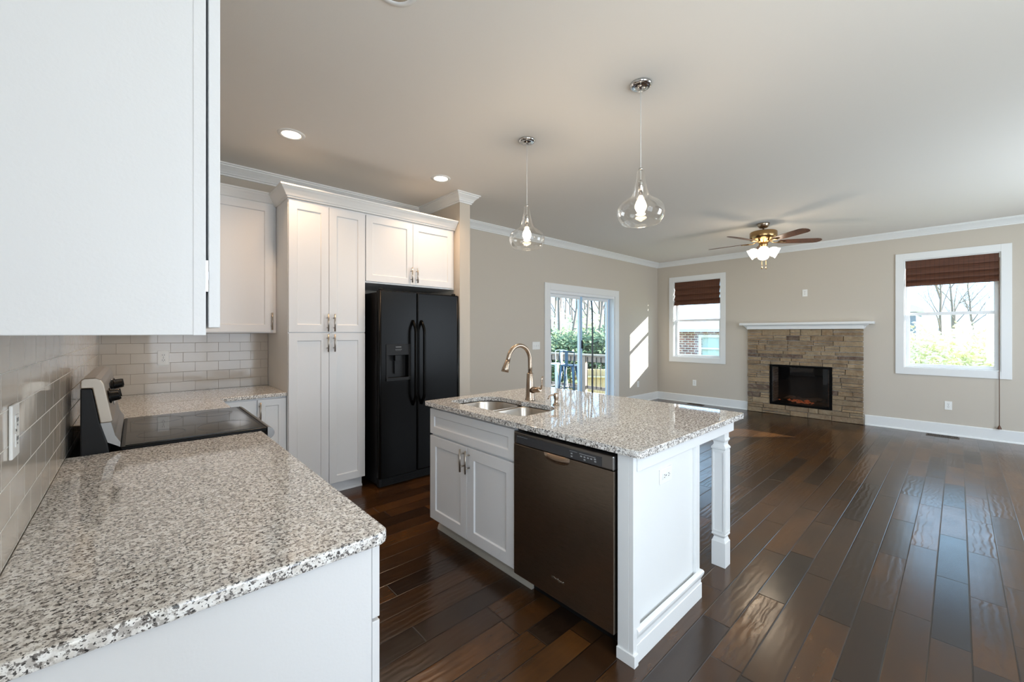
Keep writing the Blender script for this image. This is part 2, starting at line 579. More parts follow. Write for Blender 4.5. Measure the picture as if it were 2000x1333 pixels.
# wall with fireplace and two windows
WR = (-0.366, 0.528, 0.895, 2.425)
WL = (3.03, 3.945, 0.895, 2.425)
FB = (1.375, 2.175, 0.195, 0.815)
b = MB(); wall_cells(b, YF - 0.15, YW + 0.15, 0, ZC, [WR, WL, FB], lambda a, c, d, e: b.box(XR, XR + TH, a, c, d, e)); struct(b, 'wall_right', M['wall'])
WA = (0.25, 1.95, 0.5, 2.4); WB = (4.4, 6.8, 0.5, 2.4)
b = MB(); wall_cells(b, XL, XR, 0, ZC, [WA, WB], lambda a, c, d, e: b.box(a, c, YF - 0.15, YF, d, e)); struct(b, 'wall_front', M['wall'])
# stub wall beside the refrigerator
b = MB(); b.box(2.49, 2.622, 3.515, YW, 0, ZC); struct(b, 'wall_partition', M['wall'])

crown = [(0, 0.095), (0.012, 0.095), (0.014, 0.082), (0.022, 0.078), (0.026, 0.068), (0.040, 0.048), (0.058, 0.030), (0.068, 0.022), (0.070, 0.014), (0.082, 0.012), (0.082, 0.0), (0, 0)]
b = MB()
b.sweep([(XL, YF), (XL, YW), (2.49, YW), (2.49, 3.515), (2.622, 3.515), (2.622, YW), (XR, YW), (XR, YF)], crown, -1, ztop=ZC - 0.0005)
struct(b, 'trim_1', M['trim'])
basep = [(0, 0.155), (0.010, 0.152), (0.014, 0.145), (0.014, 0.02), (0.024, 0.016), (0.028, 0.004), (0.028, 0.0), (0, 0)]
def baseboard(name, path):
    b = MB(); b.sweep(path, basep, -1, zsign=1, ztop=0.0005); struct(b, name, M['trim'])
baseboard('baseboard_back', [(DX1 + 0.125, YW), (XR, YW), (XR, 2.565)])
baseboard('baseboard_partition', [(2.622, 3.515), (2.622, YW), (DX0 - 0.125, YW)])
baseboard('baseboard_right', [(XR, 0.955), (XR, YF)])

# tile backsplashes
b = MB(); b.box(XL + 0.0085, 0.893, YW - 0.025, YW - 0.001, 0.9142, 1.386); struct(b, 'wall_backsplash_back', M['tile_x'])
b = MB(); b.box(XL + 0.0005, XL + 0.008, 0.955, YW - 0.001, 0.886, 1.386); struct(b, 'wall_backsplash_left', M['tile_y'])

# ------------------------------------------------------------------ windows
def window(n, W, rail_z):
    y0, y1, z0, z1 = W
    b = MB()          # jamb liner and casing
    for (a, c, d, e) in ((y0 - 0.09, y0, z0 - 0.095, z1 + 0.095), (y1, y1 + 0.09, z0 - 0.095, z1 + 0.095), (y0, y1, z1, z1 + 0.095), (y0, y1, z0 - 0.095, z0)):
        b.box(XR - 0.018, XR - 0.0005, a, c, d, e)
    j = 0.012
    b.box(XR - 0.001, XR + TH - 0.02, y0 - 0.0, y0 + j, z0, z1); b.box(XR - 0.001, XR + TH - 0.02, y1 - j, y1, z0, z1)
    b.box(XR - 0.001, XR + TH - 0.02, y0 + j, y1 - j, z1 - j, z1); b.box(XR - 0.001, XR + TH - 0.02, y0 + j, y1 - j, z0, z0 + j)
    w_ = struct(b, 'window_%d' % n, M['trim'], 0.002)
    def sash(name, xa, xb, za, zb):
        b = MB(); s_ = 0.042
        b.box(xa, xb, y0 + j, y0 + j + s_, za, zb); b.box(xa, xb, y1 - j - s_, y1 - j, za, zb)
        b.box(xa, xb, y0 + j + s_, y1 - j - s_, za, za + s_); b.box(xa, xb, y0 + j + s_, y1 - j - s_, zb - s_, zb)
        o = b.obj(name, M['vinyl'], w_, bevel=0.002)
        g = MB(); xm = (xa + xb) / 2
        g.box(xm - 0.002, xm + 0.002, y0 + j + s_, y1 - j - s_, za + s_, zb - s_)
        g.obj('pane', M['glass'], o)
    sash('upper_sash', XR + 0.105, XR + 0.135, rail_z - 0.02, z1 - j)
    sash('lower_sash', XR + 0.065, XR + 0.1, z0 + j, rail_z + 0.022)
    return w_
window(1, WR, 1.655)
window(2, WL, 1.637)
for k, (W, nn) in enumerate(((WA, 3), (WB, 4))):
    b = MB()
    x0, x1, z0, z1 = W
    for (a, c, d, e) in ((x0 - 0.09, x0, z0 - 0.09, z1 + 0.09), (x1, x1 + 0.09, z0 - 0.09, z1 + 0.09), (x0, x1, z1, z1 + 0.09), (x0, x1, z0 - 0.09, z0)):
        b.box(a, c, YF + 0.0005, YF + 0.018, d, e)
    b.box((x0 + x1) / 2 - 0.03, (x0 + x1) / 2 + 0.03, YF - 0.1, YF - 0.06, z0, z1)
    w_ = struct(b, 'window_%d' % nn, M['trim'])

# patio door
b = MB()
yj = YW - 0.018
for (a, c, d, e) in ((DX0 - 0.125, DX0, 0, DZ1 + 0.11), (DX1, DX1 + 0.125, 0, DZ1 + 0.11), (DX0, DX1, DZ1, DZ1 + 0.11)):
    b.box(a, c, yj, YW - 0.0005, d, e)
door = struct(b, 'door_1', M['trim'], 0.002)
b = MB()
b.box(DX0, DX0 + 0.02, YW, YW + 0.15, 0, DZ1); b.box(DX1 - 0.02, DX1, YW, YW + 0.15, 0, DZ1)
b.box(DX0 + 0.02, DX1 - 0.02, YW, YW + 0.15, DZ1 - 0.045, DZ1); b.box(DX0 + 0.02, DX1 - 0.02, YW, YW + 0.15, 0.0005, 0.03)
b.obj('door_frame', M['vinyl'], door)
def panel(name, xa, xb, ya, yb, sky_reflection):
    z0, z1 = 0.03, DZ1 - 0.045
    b = MB(); s_ = 0.075
    b.box(xa, xa + s_, ya, yb, z0, z1); b.box(xb - s_, xb, ya, yb, z0, z1)
    b.box(xa + s_, xb - s_, ya, yb, z0, z0 + 0.09); b.box(xa + s_, xb - s_, ya, yb, z1 - 0.05, z1)
    o = b.obj(name, M['vinyl'], door, bevel=0.003)
    g = MB(); g.box(xa + s_, xb - s_, (ya + yb) / 2 - 0.003, (ya + yb) / 2 + 0.003, z0 + 0.09, z1 - 0.05); g.obj('pane', M['glass'], o)
    if sky_reflection:  # blue strips paint the reflected sky onto the stiles
        for q0, q1 in sky_reflection:
            g = MB(); g.box(q0, q1, ya - 0.004, ya - 0.0005, z0 + 0.01, z1 - 0.01); g.obj('reflection_strip', M['sky_reflection'], o, label='pale blue strip of painted sky reflection')
    return o
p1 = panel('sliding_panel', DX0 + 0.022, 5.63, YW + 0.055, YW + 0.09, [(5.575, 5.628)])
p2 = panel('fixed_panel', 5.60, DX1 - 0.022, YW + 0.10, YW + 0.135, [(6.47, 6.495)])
b = MB(); b.box(DX0 + 0.03, DX0 + 0.055, YW + 0.02, YW + 0.054, 1.36, 1.60); b.obj('door_handle', M['black_matte'], p1, bevel=0.004, label='black pull handle')
b = MB(); b.box(5.60, 5.625, YW + 0.035, YW + 0.0505, 1.12, 1.26); b.obj('latch', M['black_matte'], p1, bevel=0.003, label='black latch')

# ------------------------------------------------------------------ cabinet helpers
def bar_pull(parent, c, L_, nd, name='handle', vertical=True):
    """bar handle, c = centre on the door face, nd outward"""
    nd = Vector(nd); c = Vector(c)
    ax = Vector((0, 0, 1)) if vertical else Vector((abs(nd.y), abs(nd.x), 0))
    b = MB()
    k = c + nd * 0.032
    b.tube([k - ax * L_ / 2, k + ax * L_ / 2], 0.006, 12)
    for s_ in (-1, 1):
        b.tube([c + ax * s_ * L_ * 0.28, k + ax * s_ * L_ * 0.28], 0.0045, 8)
    return b.obj(name, M['nickel'], parent)
def door_part(root, name, org, ud, nd, w_, h_, handle=None, rail=0.062, label=None):
    b = MB(); b.shaker(org, ud, nd, w_, h_, rail=rail)
    d = b.obj(name, M['cabinet'], root, bevel=0.0018, label=label)
    if handle:
        u, v, L_ = handle
        c = Vector(org) + Vector(ud) * u + Vector((0, 0, 1)) * v + Vector(nd) * 0.019
        bar_pull(d, c, L_, nd)
    return d

# ---- tall pantry cabinet
px0, px1, yf = 0.895, 1.521, 3.62
root = thing('pantry_cabinet', ((px0 + px1) / 2, 3.95, 0), 'tall white shaker pantry cabinet with four doors beside the black refrigerator', 'cabinet')
b = MB(); b.box(px0, px1, yf + 0.0005, YW - 0.002, 0.10, 2.467); b.obj('body', M['cabinet'], root, bevel=0.001)
b = MB(); b.box(px0 + 0.002, px1, yf + 0.065, YW - 0.01, 0.0005, 0.0995); b.sweep([(px0 + 0.003, yf + 0.065), (px1, yf + 0.065)], [(0, 0.02), (0.008, 0.016), (0.015, 0.0), (0, 0)], -1, zsign=1, ztop=0.0005)
b.obj('toe_kick', M['cabinet'], root)
dw = (px1 - px0 - 0.009) / 2
for i in range(2):
    xa = px0 + 0.003 + i * (dw + 0.003)
    hu = dw - 0.012 - 0.0 if i == 0 else 0.035
    hu = dw - 0.014 if i == 0 else 0.036
    door_part(root, 'lower_door', (xa, yf, 0.105), (1, 0, 0), (0, -1, 0), dw, 1.281, (hu, 1.386 - 0.105 - 0.083, 0.148))
    door_part(root, 'upper_door', (xa, yf, 1.394), (1, 0, 0), (0, -1, 0), dw, 1.058, (hu, 0.08, 0.148))

# ---- cabinet over refrigerator
fx0, fx1 = 1.5215, 2.486
root = thing('overfridge_cabinet', ((fx0 + fx1) / 2, 3.95, 1.843), 'white two-door shaker wall cabinet mounted above the black refrigerator', 'cabinet')
b = MB(); b.box(fx0 + 0.0005, fx1, yf + 0.0005, YW - 0.002, 1.843, 2.467); b.obj('body', M['cabinet'], root, bevel=0.001)
dw = 0.466
for i, xa in enumerate((fx0 + 0.006, fx0 + 0.006 + dw + 0.003)):
    door_part(root, 'door', (xa, yf, 1.856), (1, 0, 0), (0, -1, 0), dw, 0.596, (dw - 0.02 if i == 0 else 0.036, 0.092, 0.145))

# crown over pantry and fridge cabinet
ccr = [(0, 0.09), (0.010, 0.09), (0.012, 0.08), (0.020, 0.076), (0.028, 0.062), (0.046, 0.036), (0.058, 0.022), (0.062, 0.014), (0.070, 0.012), (0.070, 0.0), (0, 0)]
b = MB()
b.sweep([(px0, YW - 0.02), (px0, yf - 0.019), (fx1, yf - 0.019)], ccr, -1, ztop=2.5575)
b.box(px0 + 0.001, fx1, yf - 0.018, YW - 0.004, 2.4675, 2.49)
b.obj('cabinet_crown', M['trim'], tag_=('white crown moulding running along the tops of the pantry and refrigerator cabinets', 'moulding'))

# ---- back wall upper cabinet
uy = 3.98
root = thing('corner_wall_cabinet', (0.4, 4.1, 1.386), 'white wall cabinet hung above the corner counter between pantry and range wall', 'cabinet')
b = MB(); b.box(XL + 0.0005, 0.8935, uy, YW - 0.03, 1.387, 2.485); b.obj('body', M['cabinet'], root, bevel=0.001)
door_part(root, 'door', (0.395, uy - 0.0005, 1.395), (1, 0, 0), (0, -1, 0), 0.473, 1.085, (0.473 + 0.0 - 0.012, 0.092, 0.145), label='framed door with one bar handle')
b = MB(); b.sweep([(XL + 0.4, uy - 0.001), (0.8935, uy - 0.001)], ccr, -1, ztop=2.566); b.box(XL + 0.4, 0.893, uy + 0.0, YW - 0.03, 2.4855, 2.50)
b.obj('crown', M['trim'], root)

# ---- near upper cabinet (end panel faces the camera)
root = thing('near_wall_cabinet', (-0.04, 1.4, 1.385), 'large white wall cabinet over the granite counter whose flat end panel fills the corner', 'cabinet')
b = MB(); b.box(XL + 0.0005, 0.100, 0.98, 2.27, 1.3855, 2.5); b.obj('body', M['cabinet'], root, bevel=0.0015)
b = MB(); b.box(0.081, 0.1, 0.9785, 0.9799, 1.3855, 2.5); b.obj('face_frame', M['cabinet'], root)
for i in range(3):
    o = door_part(root, 'door', (0.1045, 0.984 + i * 0.43, 1.3995), (0, 1, 0), (1, 0, 0), 0.427, 1.09, None)
for zz in (2.30, 1.50):
    b = MB()
    b.box(0.1002, 0.1043, 0.985, 1.03, zz - 0.03, zz + 0.03); b.box(0.1002, 0.1043, 0.982, 1.0, zz - 0.008, zz + 0.008)
    b.obj('hinge', M['chrome'], root, label='metal hinge')

# ---- near base cabinets
def base_run(name, ya, yb, label, drawers):
    root = thing(name, (0.1, (ya + yb) / 2, 0), label, 'cabinet')
    b = MB(); b.box(XL + 0.001, 0.419, ya, yb, 0.10, 0.8835); b.box(XL + 0.001, 0.35, ya + 0.001, yb - 0.001, 0.0005, 0.1); b.obj('body', M['cabinet'], root, bevel=0.001)
    return root
root = base_run('drawer_base_cabinet', 0.955, 2.29, 'white base cabinet carrying the granite counter between the camera and the range', 1)
for k in range(3):
    ya = 0.958 + k * 0.4445; wd = 0.441
    door_part(root, 'drawer', (0.4215, ya, 0.697), (0, 1, 0), (1, 0, 0), wd, 0.183, None, rail=0.04)
    door_part(root, 'door', (0.4215, ya, 0.105), (0, 1, 0), (1, 0, 0), wd, 0.584, None)

root = thing('corner_base_cabinet', (0.3, 3.7, 0), 'white corner base cabinet between the range and the pantry with one slim door', 'cabinet')
b = MB()
b.box(XL + 0.001, 0.419, 3.063, YW - 0.03, 0.10, 0.8835)
b.box(0.4195, 0.893, 3.664, YW - 0.03, 0.10, 0.8835)
b.box(XL + 0.001, 0.35, 3.07, YW - 0.03, 0.0005, 0.0995); b.box(0.35, 0.893, 3.74, YW - 0.03, 0.0005, 0.0995)
b.obj('body', M['cabinet'], root, bevel=0.001)
door_part(root, 'door', (0.693, 3.6635, 0.105), (1, 0, 0), (0, -1, 0), 0.197, 0.765, (0.014, 0.675, 0.148), rail=0.052)
b = MB(); b.box(0.4395, 0.685, 3.652, 3.6635, 0.105, 0.87); b.obj('filler_panel', M['cabinet'], root)
b = MB(); b.shaker((0.4195, 3.068, 0.105), (0, 1, 0), (1, 0, 0), 0.56, 0.765); b.obj('side_door', M['cabinet'], root, bevel=0.0015)

# ---- countertops
def slab_obj(name, pts, label, z0=0.8842, z1=0.914, holes=None):
    me = bmesh.new()
    b = MB(); b.poly_prism(pts, 'z', z0, z1)
    return b.obj(name, M['granite'], bevel=0.006, segs=3, tag_=(label, 'countertop'))
def round_corner(pts, idx, r_, n=6):
    out = []
    N = len(pts)
    for i, p in enumerate(pts):
        if i not in idx:
            out.append(p); continue
        P_, A, B = Vector(p), Vector(pts[i - 1]), Vector(pts[(i + 1) % N])
        a, c = (A - P_).normalized(), (B - P_).normalized()
        ctr = P_ + (a + c) * r_
        s0, s1 = P_ + a * r_ - ctr, P_ + c * r_ - ctr
        for k in range(n + 1):
            t_ = k / n
            v = (s0 * math.cos(t_ * PI / 2) + s1 * math.sin(t_ * PI / 2))
            out.append(tuple(ctr + v))
    return out
slab_obj('granite_countertop', round_corner([(XL + 0.0085, 0.927), (0.4535, 0.927), (0.4535, 2.290), (XL + 0.0085, 2.290)], [1], 0.03),
         'speckled granite countertop in front of the range, under the big wall cabinet')
slab_obj('granite_countertop', [(XL + 0.0085, 3.06), (0.4535, 3.06), (0.4535, 3.627), (0.8925, 3.627), (0.8925, YW - 0.0255), (XL + 0.0085, YW - 0.0255)],
         'L-shaped granite countertop in the corner beside the pantry, behind the range')

# ---- range
ry0, ry1 = 2.294, 3.056
root = thing('electric_range', (0.13, 2.675, 0), 'electric range with black glass cooktop and silver control backguard against the tile', 'range')
b = MB(); b.box(-0.157, 0.43, ry0 + 0.002, ry1 - 0.002, 0.02, 0.905)
for xx in (-0.12, 0.39):
    for yy in (ry0 + 0.06, ry1 - 0.06): b.lathe([(0.015, 0.0), (0.015, 0.02)], (xx, yy, 0.0005), 12)
b.obj('body', M['black_matte'], root, bevel=0.003)
b = MB(); b.box(-0.045, 0.478, ry0, ry1, 0.9055, 0.926); b.obj('cooktop_frame', M['black_gloss'], root, bevel=0.005)
b = MB(); b.box(-0.03, 0.458, ry0 + 0.016, ry1 - 0.016, 0.9262, 0.9285); b.obj('cooktop_glass', M['black_glass'], root)
for (xx, yy, rr) in ((0.33, 2.48, 0.11), (0.33, 2.87, 0.085), (0.09, 2.48, 0.085), (0.09, 2.87, 0.1)):
    b = MB(); b.lathe([(rr, 0.0), (rr, 0.0003), (rr - 0.002, 0.0003), (rr - 0.002, 0.0)], (xx, yy, 0.9286), 48, closed=True)
    b.obj('burner_ring', M['panel_grey'], root)
b = MB()   # silver bull-nose trim along the front
prof = [(0.4785, 0.905), (0.4785, 0.927)] + [(0.479 + 0.03 * math.sin(a), 0.897 + 0.03 * math.cos(a)) for a in [R(k) for k in range(10, 171, 20)]] + [(0.4785, 0.868)]
b.poly_prism(prof, 'y', ry0 + 0.001, ry1 - 0.001); b.obj('front_trim', M['steel_trim'], root, bevel=0.001)
b = MB(); b.box(0.431, 0.462, ry0 + 0.004, ry1 - 0.004, 0.27, 0.86); od = b.obj('oven_door', M['range_steel'], root, bevel=0.004)
b = MB(); b.box(0.4622, 0.465, ry0 + 0.12, ry1 - 0.12, 0.40, 0.72); b.obj('window', M['black_glass'], od)
b = MB(); b.tube([(0.51, ry0 + 0.06, 0.80), (0.51, ry1 - 0.06, 0.80)], 0.011, 12)
for yy in (ry0 + 0.09, ry1 - 0.09): b.tube([(0.462, yy, 0.80), (0.51, yy, 0.80)], 0.008, 8)
b.obj('handle', M['range_steel'], od)
b = MB(); b.box(0.431, 0.46, ry0 + 0.004, ry1 - 0.004, 0.05, 0.26); b.obj('drawer', M['range_steel'], root, bevel=0.004)
# backguard
b = MB(); b.poly_prism([(-0.157, 0.9055), (-0.075, 0.9055), (-0.082, 0.95), (-0.103, 1.03), (-0.125, 1.17), (-0.157, 1.172)], 'y', ry0 + 0.001, ry1 - 0.001)
b.obj('backguard_core', M['black_matte'], root, bevel=0.004, label='black side panel')
b = MB(); b.poly_prism([(-0.157, 1.173), (-0.157, 1.204), (-0.147, 1.213), (-0.115, 1.213), (-0.100, 1.205), (-0.091, 1.187), (-0.066, 1.038), (-0.070, 1.031), (-0.1025, 1.031), (-0.1245, 1.171)], 'y', ry0 - 0.001, ry1 + 0.001)
shell = b.obj('backguard_shell', M['range_steel'], root, bevel=0.004, segs=3, label='silver control housing')
b = MB(); b.poly_prism([(-0.0815, 0.95), (-0.045, 0.926), (-0.0445, 0.945), (-0.060, 0.975), (-0.072, 1.030), (-0.1023, 1.0295)], 'y', ry0 + 0.012, ry1 - 0.012); b.obj('riser', M['steel_trim'], root)
# slanted control face: direction of face
fa, fb = Vector((-0.091, 0, 1.187)), Vector((-0.066, 0, 1.038))
dn = (fb - fa).normalized(); nn = Vector((-dn.z, 0, dn.x)); nn = nn if nn.x > 0 else -nn
rot = nn.to_track_quat('Z', 'Y').to_matrix()
for yy in (2.375, 2.475, 2.90, 2.99):
    c = fa.lerp(fb, 0.42) + nn * 0.0008; c.y = yy
    b = MB(); b.lathe([(0.027, 0), (0.027, 0.004), (0.021, 0.006), (0.019, 0.030), (0.016, 0.032)], c, 24, axis=rot)
    k = fa.lerp(fb, 0.42) + nn * 0.030
    b.tube([Vector((k.x, yy, k.z)) - dn * 0.017, Vector((k.x, yy, k.z)) + dn * 0.017], 0.006, 8)
    b.obj('knob', M['black_gloss'], shell, label='black control knob')
c0 = fa.lerp(fb, 0.15) + nn * 0.0006; c1 = fa.lerp(fb, 0.8) + nn * 0.0006
b = MB(); b.poly_prism([(c0.x, c0.z), (c1.x, c1.z), (c1.x + nn.x * 0.002, c1.z + nn.z * 0.002), (c0.x + nn.x * 0.002, c0.z + nn.z * 0.002)], 'y', 2.56, 2.82); b.obj('display_panel', M['black_glass'], shell, label='black display')

# ---- refrigerator
gx0, gx1, gy = 1.585, 2.425, 3.45
root = thing('refrigerator', ((gx0 + gx1) / 2, 3.85, 0), 'glossy black side-by-side refrigerator with ice dispenser in the cabinet recess', 'refrigerator')
b = MB(); b.box(gx0 + 0.004, gx1 - 0.004, gy + 0.075, 4.26, 0.03, 1.755); b.obj('body', M['black_matte'], root, bevel=0.004)
b = MB(); b.box(gx0 + 0.01, gx1 - 0.01, gy + 0.03, gy + 0.074, 0.012, 0.085)
for k in range(5): b.box(gx0 + 0.04, gx1 - 0.04, gy + 0.022, gy + 0.0295, 0.02 + k * 0.012, 0.026 + k * 0.012)
b.obj('base_grille', M['black_matte'], root)
for fx_ in (gx0 + 0.05, gx1 - 0.05):
    for fy_ in (gy + 0.12, 4.17):
        b = MB(); b.lathe([(0.02, 0.0), (0.02, 0.0295)], (fx_, fy_, 0.0005), 14); b.obj('foot', M['black_matte'], root)
gm = 1.955
def rdoor(name, xa, xb, cut=None):
    b = MB()
    if cut:
        ca, cb, cz0, cz1 = cut
        wall = []
        gx_s, gz_s = [xa, ca, cb, xb], [0.09, cz0, cz1, 1.768]
        for ii in range(3):
            for jj in range(3):
                if (ii, jj) != (1, 1): b.box(gx_s[ii], gx_s[ii + 1], gy, gy + 0.065, gz_s[jj], gz_s[jj + 1])
        bmesh.ops.remove_doubles(b.bm, verts=b.bm.verts, dist=1e-5)
        # delete interior faces shared by two cells
        seen = {}
        for f in list(b.bm.faces):
            k = tuple(sorted(v.index for v in f.verts))
        b.bm.verts.index_update()
        for f in b.bm.faces:
            seen.setdefault(tuple(sorted(v.index for v in f.verts)), []).append(f)
        dead = [f for fs in seen.values() if len(fs) > 1 for f in fs]
        bmesh.ops.delete(b.bm, geom=dead, context='FACES_ONLY')
        return b.obj(name, M['black_gloss'], root, bevel=0.006, segs=3)
    b.box(xa, xb, gy, gy + 0.065, 0.09, 1.768)
    return b.obj(name, M['black_gloss'], root, bevel=0.012, segs=4)
cut = (1.665, 1.865, 0.985, 1.185)
ld = rdoor('freezer_door', gx0, gm - 0.003, cut)
rd = rdoor('fresh_food_door', gm + 0.003, gx1)
# rounded outer corner mouldings, as in the photo
for xx, prt in ((gx0 + 0.006, ld), (gx1 - 0.006, rd)):
    b = MB(); b.tube([(xx, gy + 0.008, 0.10), (xx, gy + 0.008, 1.762)], 0.013, 16); b.obj('edge_moulding', M['black_gloss'], prt)
for xx in (gx0 + 0.03, gx1 - 0.03):
    b = MB(); b.lathe([(0.022, 0), (0.022, 0.012), (0.012, 0.018), (0, 0.018)], (xx, gy + 0.045, 1.7685), 20)
    b.obj('hinge_cap', M['black_gloss'], root)
for xx, prt in ((gm - 0.045, ld), (gm + 0.045, rd)):
    b = MB()
    pts = []
    for k in range(25):
        t_ = k / 24
        z_ = 1.50 - t_ * 0.78
        e = min(t_, 1 - t_)
        pts.append((xx, gy - 0.058 * min(1, math.sin(min(1, e / 0.14) * PI / 2)) + 0.0, z_))
    b.tube(pts, 0.013, 12, flat=1.2)
    b.obj('handle', M['black_gloss'], prt)
b = MB()   # dispenser: curved recess, controls, tray
b.box(cut[0] - 0.02, cut[1] + 0.02, gy - 0.006, gy - 0.0005, 1.186, 1.285); b.box(cut[0] - 0.02, cut[0], gy - 0.006, gy - 0.0005, 0.955, 1.186)
b.box(cut[1], cut[1] + 0.02, gy - 0.006, gy - 0.0005, 0.955, 1.186); b.box(cut[0] - 0.02, cut[1] + 0.02, gy - 0.012, gy - 0.0005, 0.955, 0.984)
disp = b.obj('dispenser', M['black_matte'], ld, bevel=0.002)
b = MB(); b.box(cut[0] + 0.0005, cut[1] - 0.0005, gy + 0.058, gy + 0.064, cut[2], cut[3]); b.box(cut[0] + 0.075, cut[1] - 0.075, gy + 0.01, gy + 0.05, cut[3] - 0.05, cut[3] - 0.001)
b.box(cut[0] + 0.08, cut[1] - 0.08, gy + 0.035, gy + 0.045, cut[2] + 0.03, cut[3] - 0.055)
b.obj('dispenser_recess', M['black_matte'], ld)
b = MB(); b.box(1.735, 1.790, gy - 0.0075, gy - 0.0062, 1.258, 1.262)
for k in range(5): b.box(1.733 + k * 0.013, 1.741 + k * 0.013, gy - 0.0075, gy - 0.0062, 1.236, 1.239)
for k in range(4): b.box(1.736 + k * 0.014, 1.742 + k * 0.014, gy - 0.0075, gy - 0.0062, 1.227, 1.2285)
b.obj('dispenser_markings', M['print_grey'], ld, label='small grey lettering marks')

# ------------------------------------------------------------------ island
ix = 1.515      # door faces
root = thing('sink_base_cabinet', (1.85, 2.06, 0), 'white island sink cabinet with two shaker doors under the double sink', 'cabinet')
b = MB(); b.box(ix + 0.0195, 2.175, 1.628, 2.49, 0.10, 0.8835)
# open top for the sink: replace with walls
b.bm.free(); b = MB()
b.box(ix + 0.0195, ix + 0.038, 1.628, 2.49, 0.10, 0.8835); b.box(2.157, 2.175, 0.93, 2.49, 0.0005, 0.8835)
b.box(ix + 0.038, 2.157, 1.628, 1.646, 0.10, 0.8835); b.box(ix + 0.038, 2.157, 2.472, 2.49, 0.10, 0.8835); b.box(ix + 0.038, 2.157, 1.646, 2.472, 0.10, 0.118)
b.obj('body', M['cabinet'], root, bevel=0.001)
b = MB(); b.box(ix + 0.075, ix + 0.09, 1.56, 2.49, 0.0005, 0.0995)
b.sweep([(ix + 0.075, 1.56), (ix + 0.075, 2.495)], [(0, 0.035), (0.006, 0.03), (0.014, 0.006), (0.014, 0), (0, 0)], 1, zsign=1, ztop=0.0006)
b.obj('toe_kick', M['caulk'], root, label='scuffed off-white toe board')
door_part(root, 'false_drawer_front', (ix + 0.019, 2.494, 0.692), (0, -1, 0), (-1, 0, 0), 0.862, 0.172, None, rail=0.05)
dw = 0.4275
door_part(root, 'door', (ix + 0.019, 2.494, 0.103), (0, -1, 0), (-1, 0, 0), dw, 0.575, (dw - 0.026, 0.493, 0.14), rail=0.068)
door_part(root, 'door', (ix + 0.019, 2.494 - dw - 0.004, 0.103), (0, -1, 0), (-1, 0, 0), dw + 0.003, 0.575, (0.026, 0.493, 0.14), rail=0.068)

# dishwasher
dy0, dy1 = 0.995, 1.622
root = thing('dishwasher', (1.8, 1.31, 0), 'dark stainless dishwasher built into the island next to the sink cabinet', 'dishwasher')
b = MB(); b.box(ix + 0.02, 2.10, dy0 + 0.012, dy1 - 0.004, 0.09, 0.868); b.box(ix + 0.08, ix + 0.1, dy0 + 0.02, dy1 - 0.01, 0.0005, 0.0895); b.box(1.9, 2.0, dy0 + 0.05, dy1 - 0.05, 0.0005, 0.0895); b.obj('tub', M['black_matte'], root)
b = MB(); b.box(ix - 0.012, ix + 0.019, dy0, dy1, 0.096, 0.795); dd = b.obj('door', M['steel_dark'], root, bevel=0.003)
b = MB(); b.box(ix - 0.013, ix + 0.019, dy0, dy1, 0.7965, 0.862); cpn = b.obj('control_panel', M['steel_trim'], root, bevel=0.007, segs=3)
b = MB(); b.box(ix - 0.0145, ix - 0.0132, 1.055, 1.598, 0.8025, 0.846); b.obj('display_strip', M['panel_grey'], cpn, label='charcoal touch control strip')
b = MB()
random.seed(3)
X_ = ix - 0.0147
for k in range(8): b.box(X_ - 0.0006, X_, 1.592 - k * 0.010 - 0.006, 1.592 - k * 0.010, 0.8375, 0.8395)
b.obj('printed_lettering', M['print_grey'], cpn, label='tiny pale lettering')
b = MB()
for k in range(9): b.box(X_ - 0.0006, X_, 1.233 - k * 0.005 - 0.003, 1.233 - k * 0.005, 0.836, 0.838)
for k in range(12): b.box(X_ - 0.0006, X_, 1.176 - k * 0.0075 - 0.0052, 1.176 - k * 0.0075, 0.834, 0.837)
for (yy, zz) in ((1.222, 0.826), (1.222, 0.813), (1.166, 0.825), (1.147, 0.825), (1.147, 0.813), (1.128, 0.825), (1.110, 0.825), (1.090, 0.828), (1.088, 0.818)):
    b.box(X_ - 0.0006, X_, yy - 0.005, yy + 0.005, zz - 0.0028, zz + 0.0028)
b.obj('printed_buttons', M['print_grey'], cpn, label='pale printed button marks')
# pocket handle: half-bowl below the panel
b = MB()
hw, hh, hd = 0.082, 0.042, 0.020
ny, nz = 24, 10
ctr = (ix - 0.0125, 1.316, 0.796)
vs = []
for i in range(nz + 1):
    r_ = []
    for j in range(ny + 1):
        a = PI * j / ny
        q = i / nz
        yy = ctr[1] + hw * math.cos(a) * (1 if True else 1) * (0.55 + 0.45 * q)
        zz = ctr[2] - hh * (math.sin(a) ** 0.55) * q
        xx = ctr[0] - hd * math.sin(PI * q) * 0.55 * math.sin(a) ** 0.4 - 0.0005
        r_.append(b.bm.verts.new((xx, yy, zz)))
    vs.append(r_)
for i in range(nz):
    for j in range(ny):
        f = b.bm.faces.new((vs[i][j], vs[i + 1][j], vs[i + 1][j + 1], vs[i][j + 1])); f.smooth = True
bmesh.ops.remove_doubles(b.bm, verts=b.bm.verts, dist=1e-5)
b.obj('pocket_handle', M['bronze_nickel'], dd, label='rounded metal pocket grip')

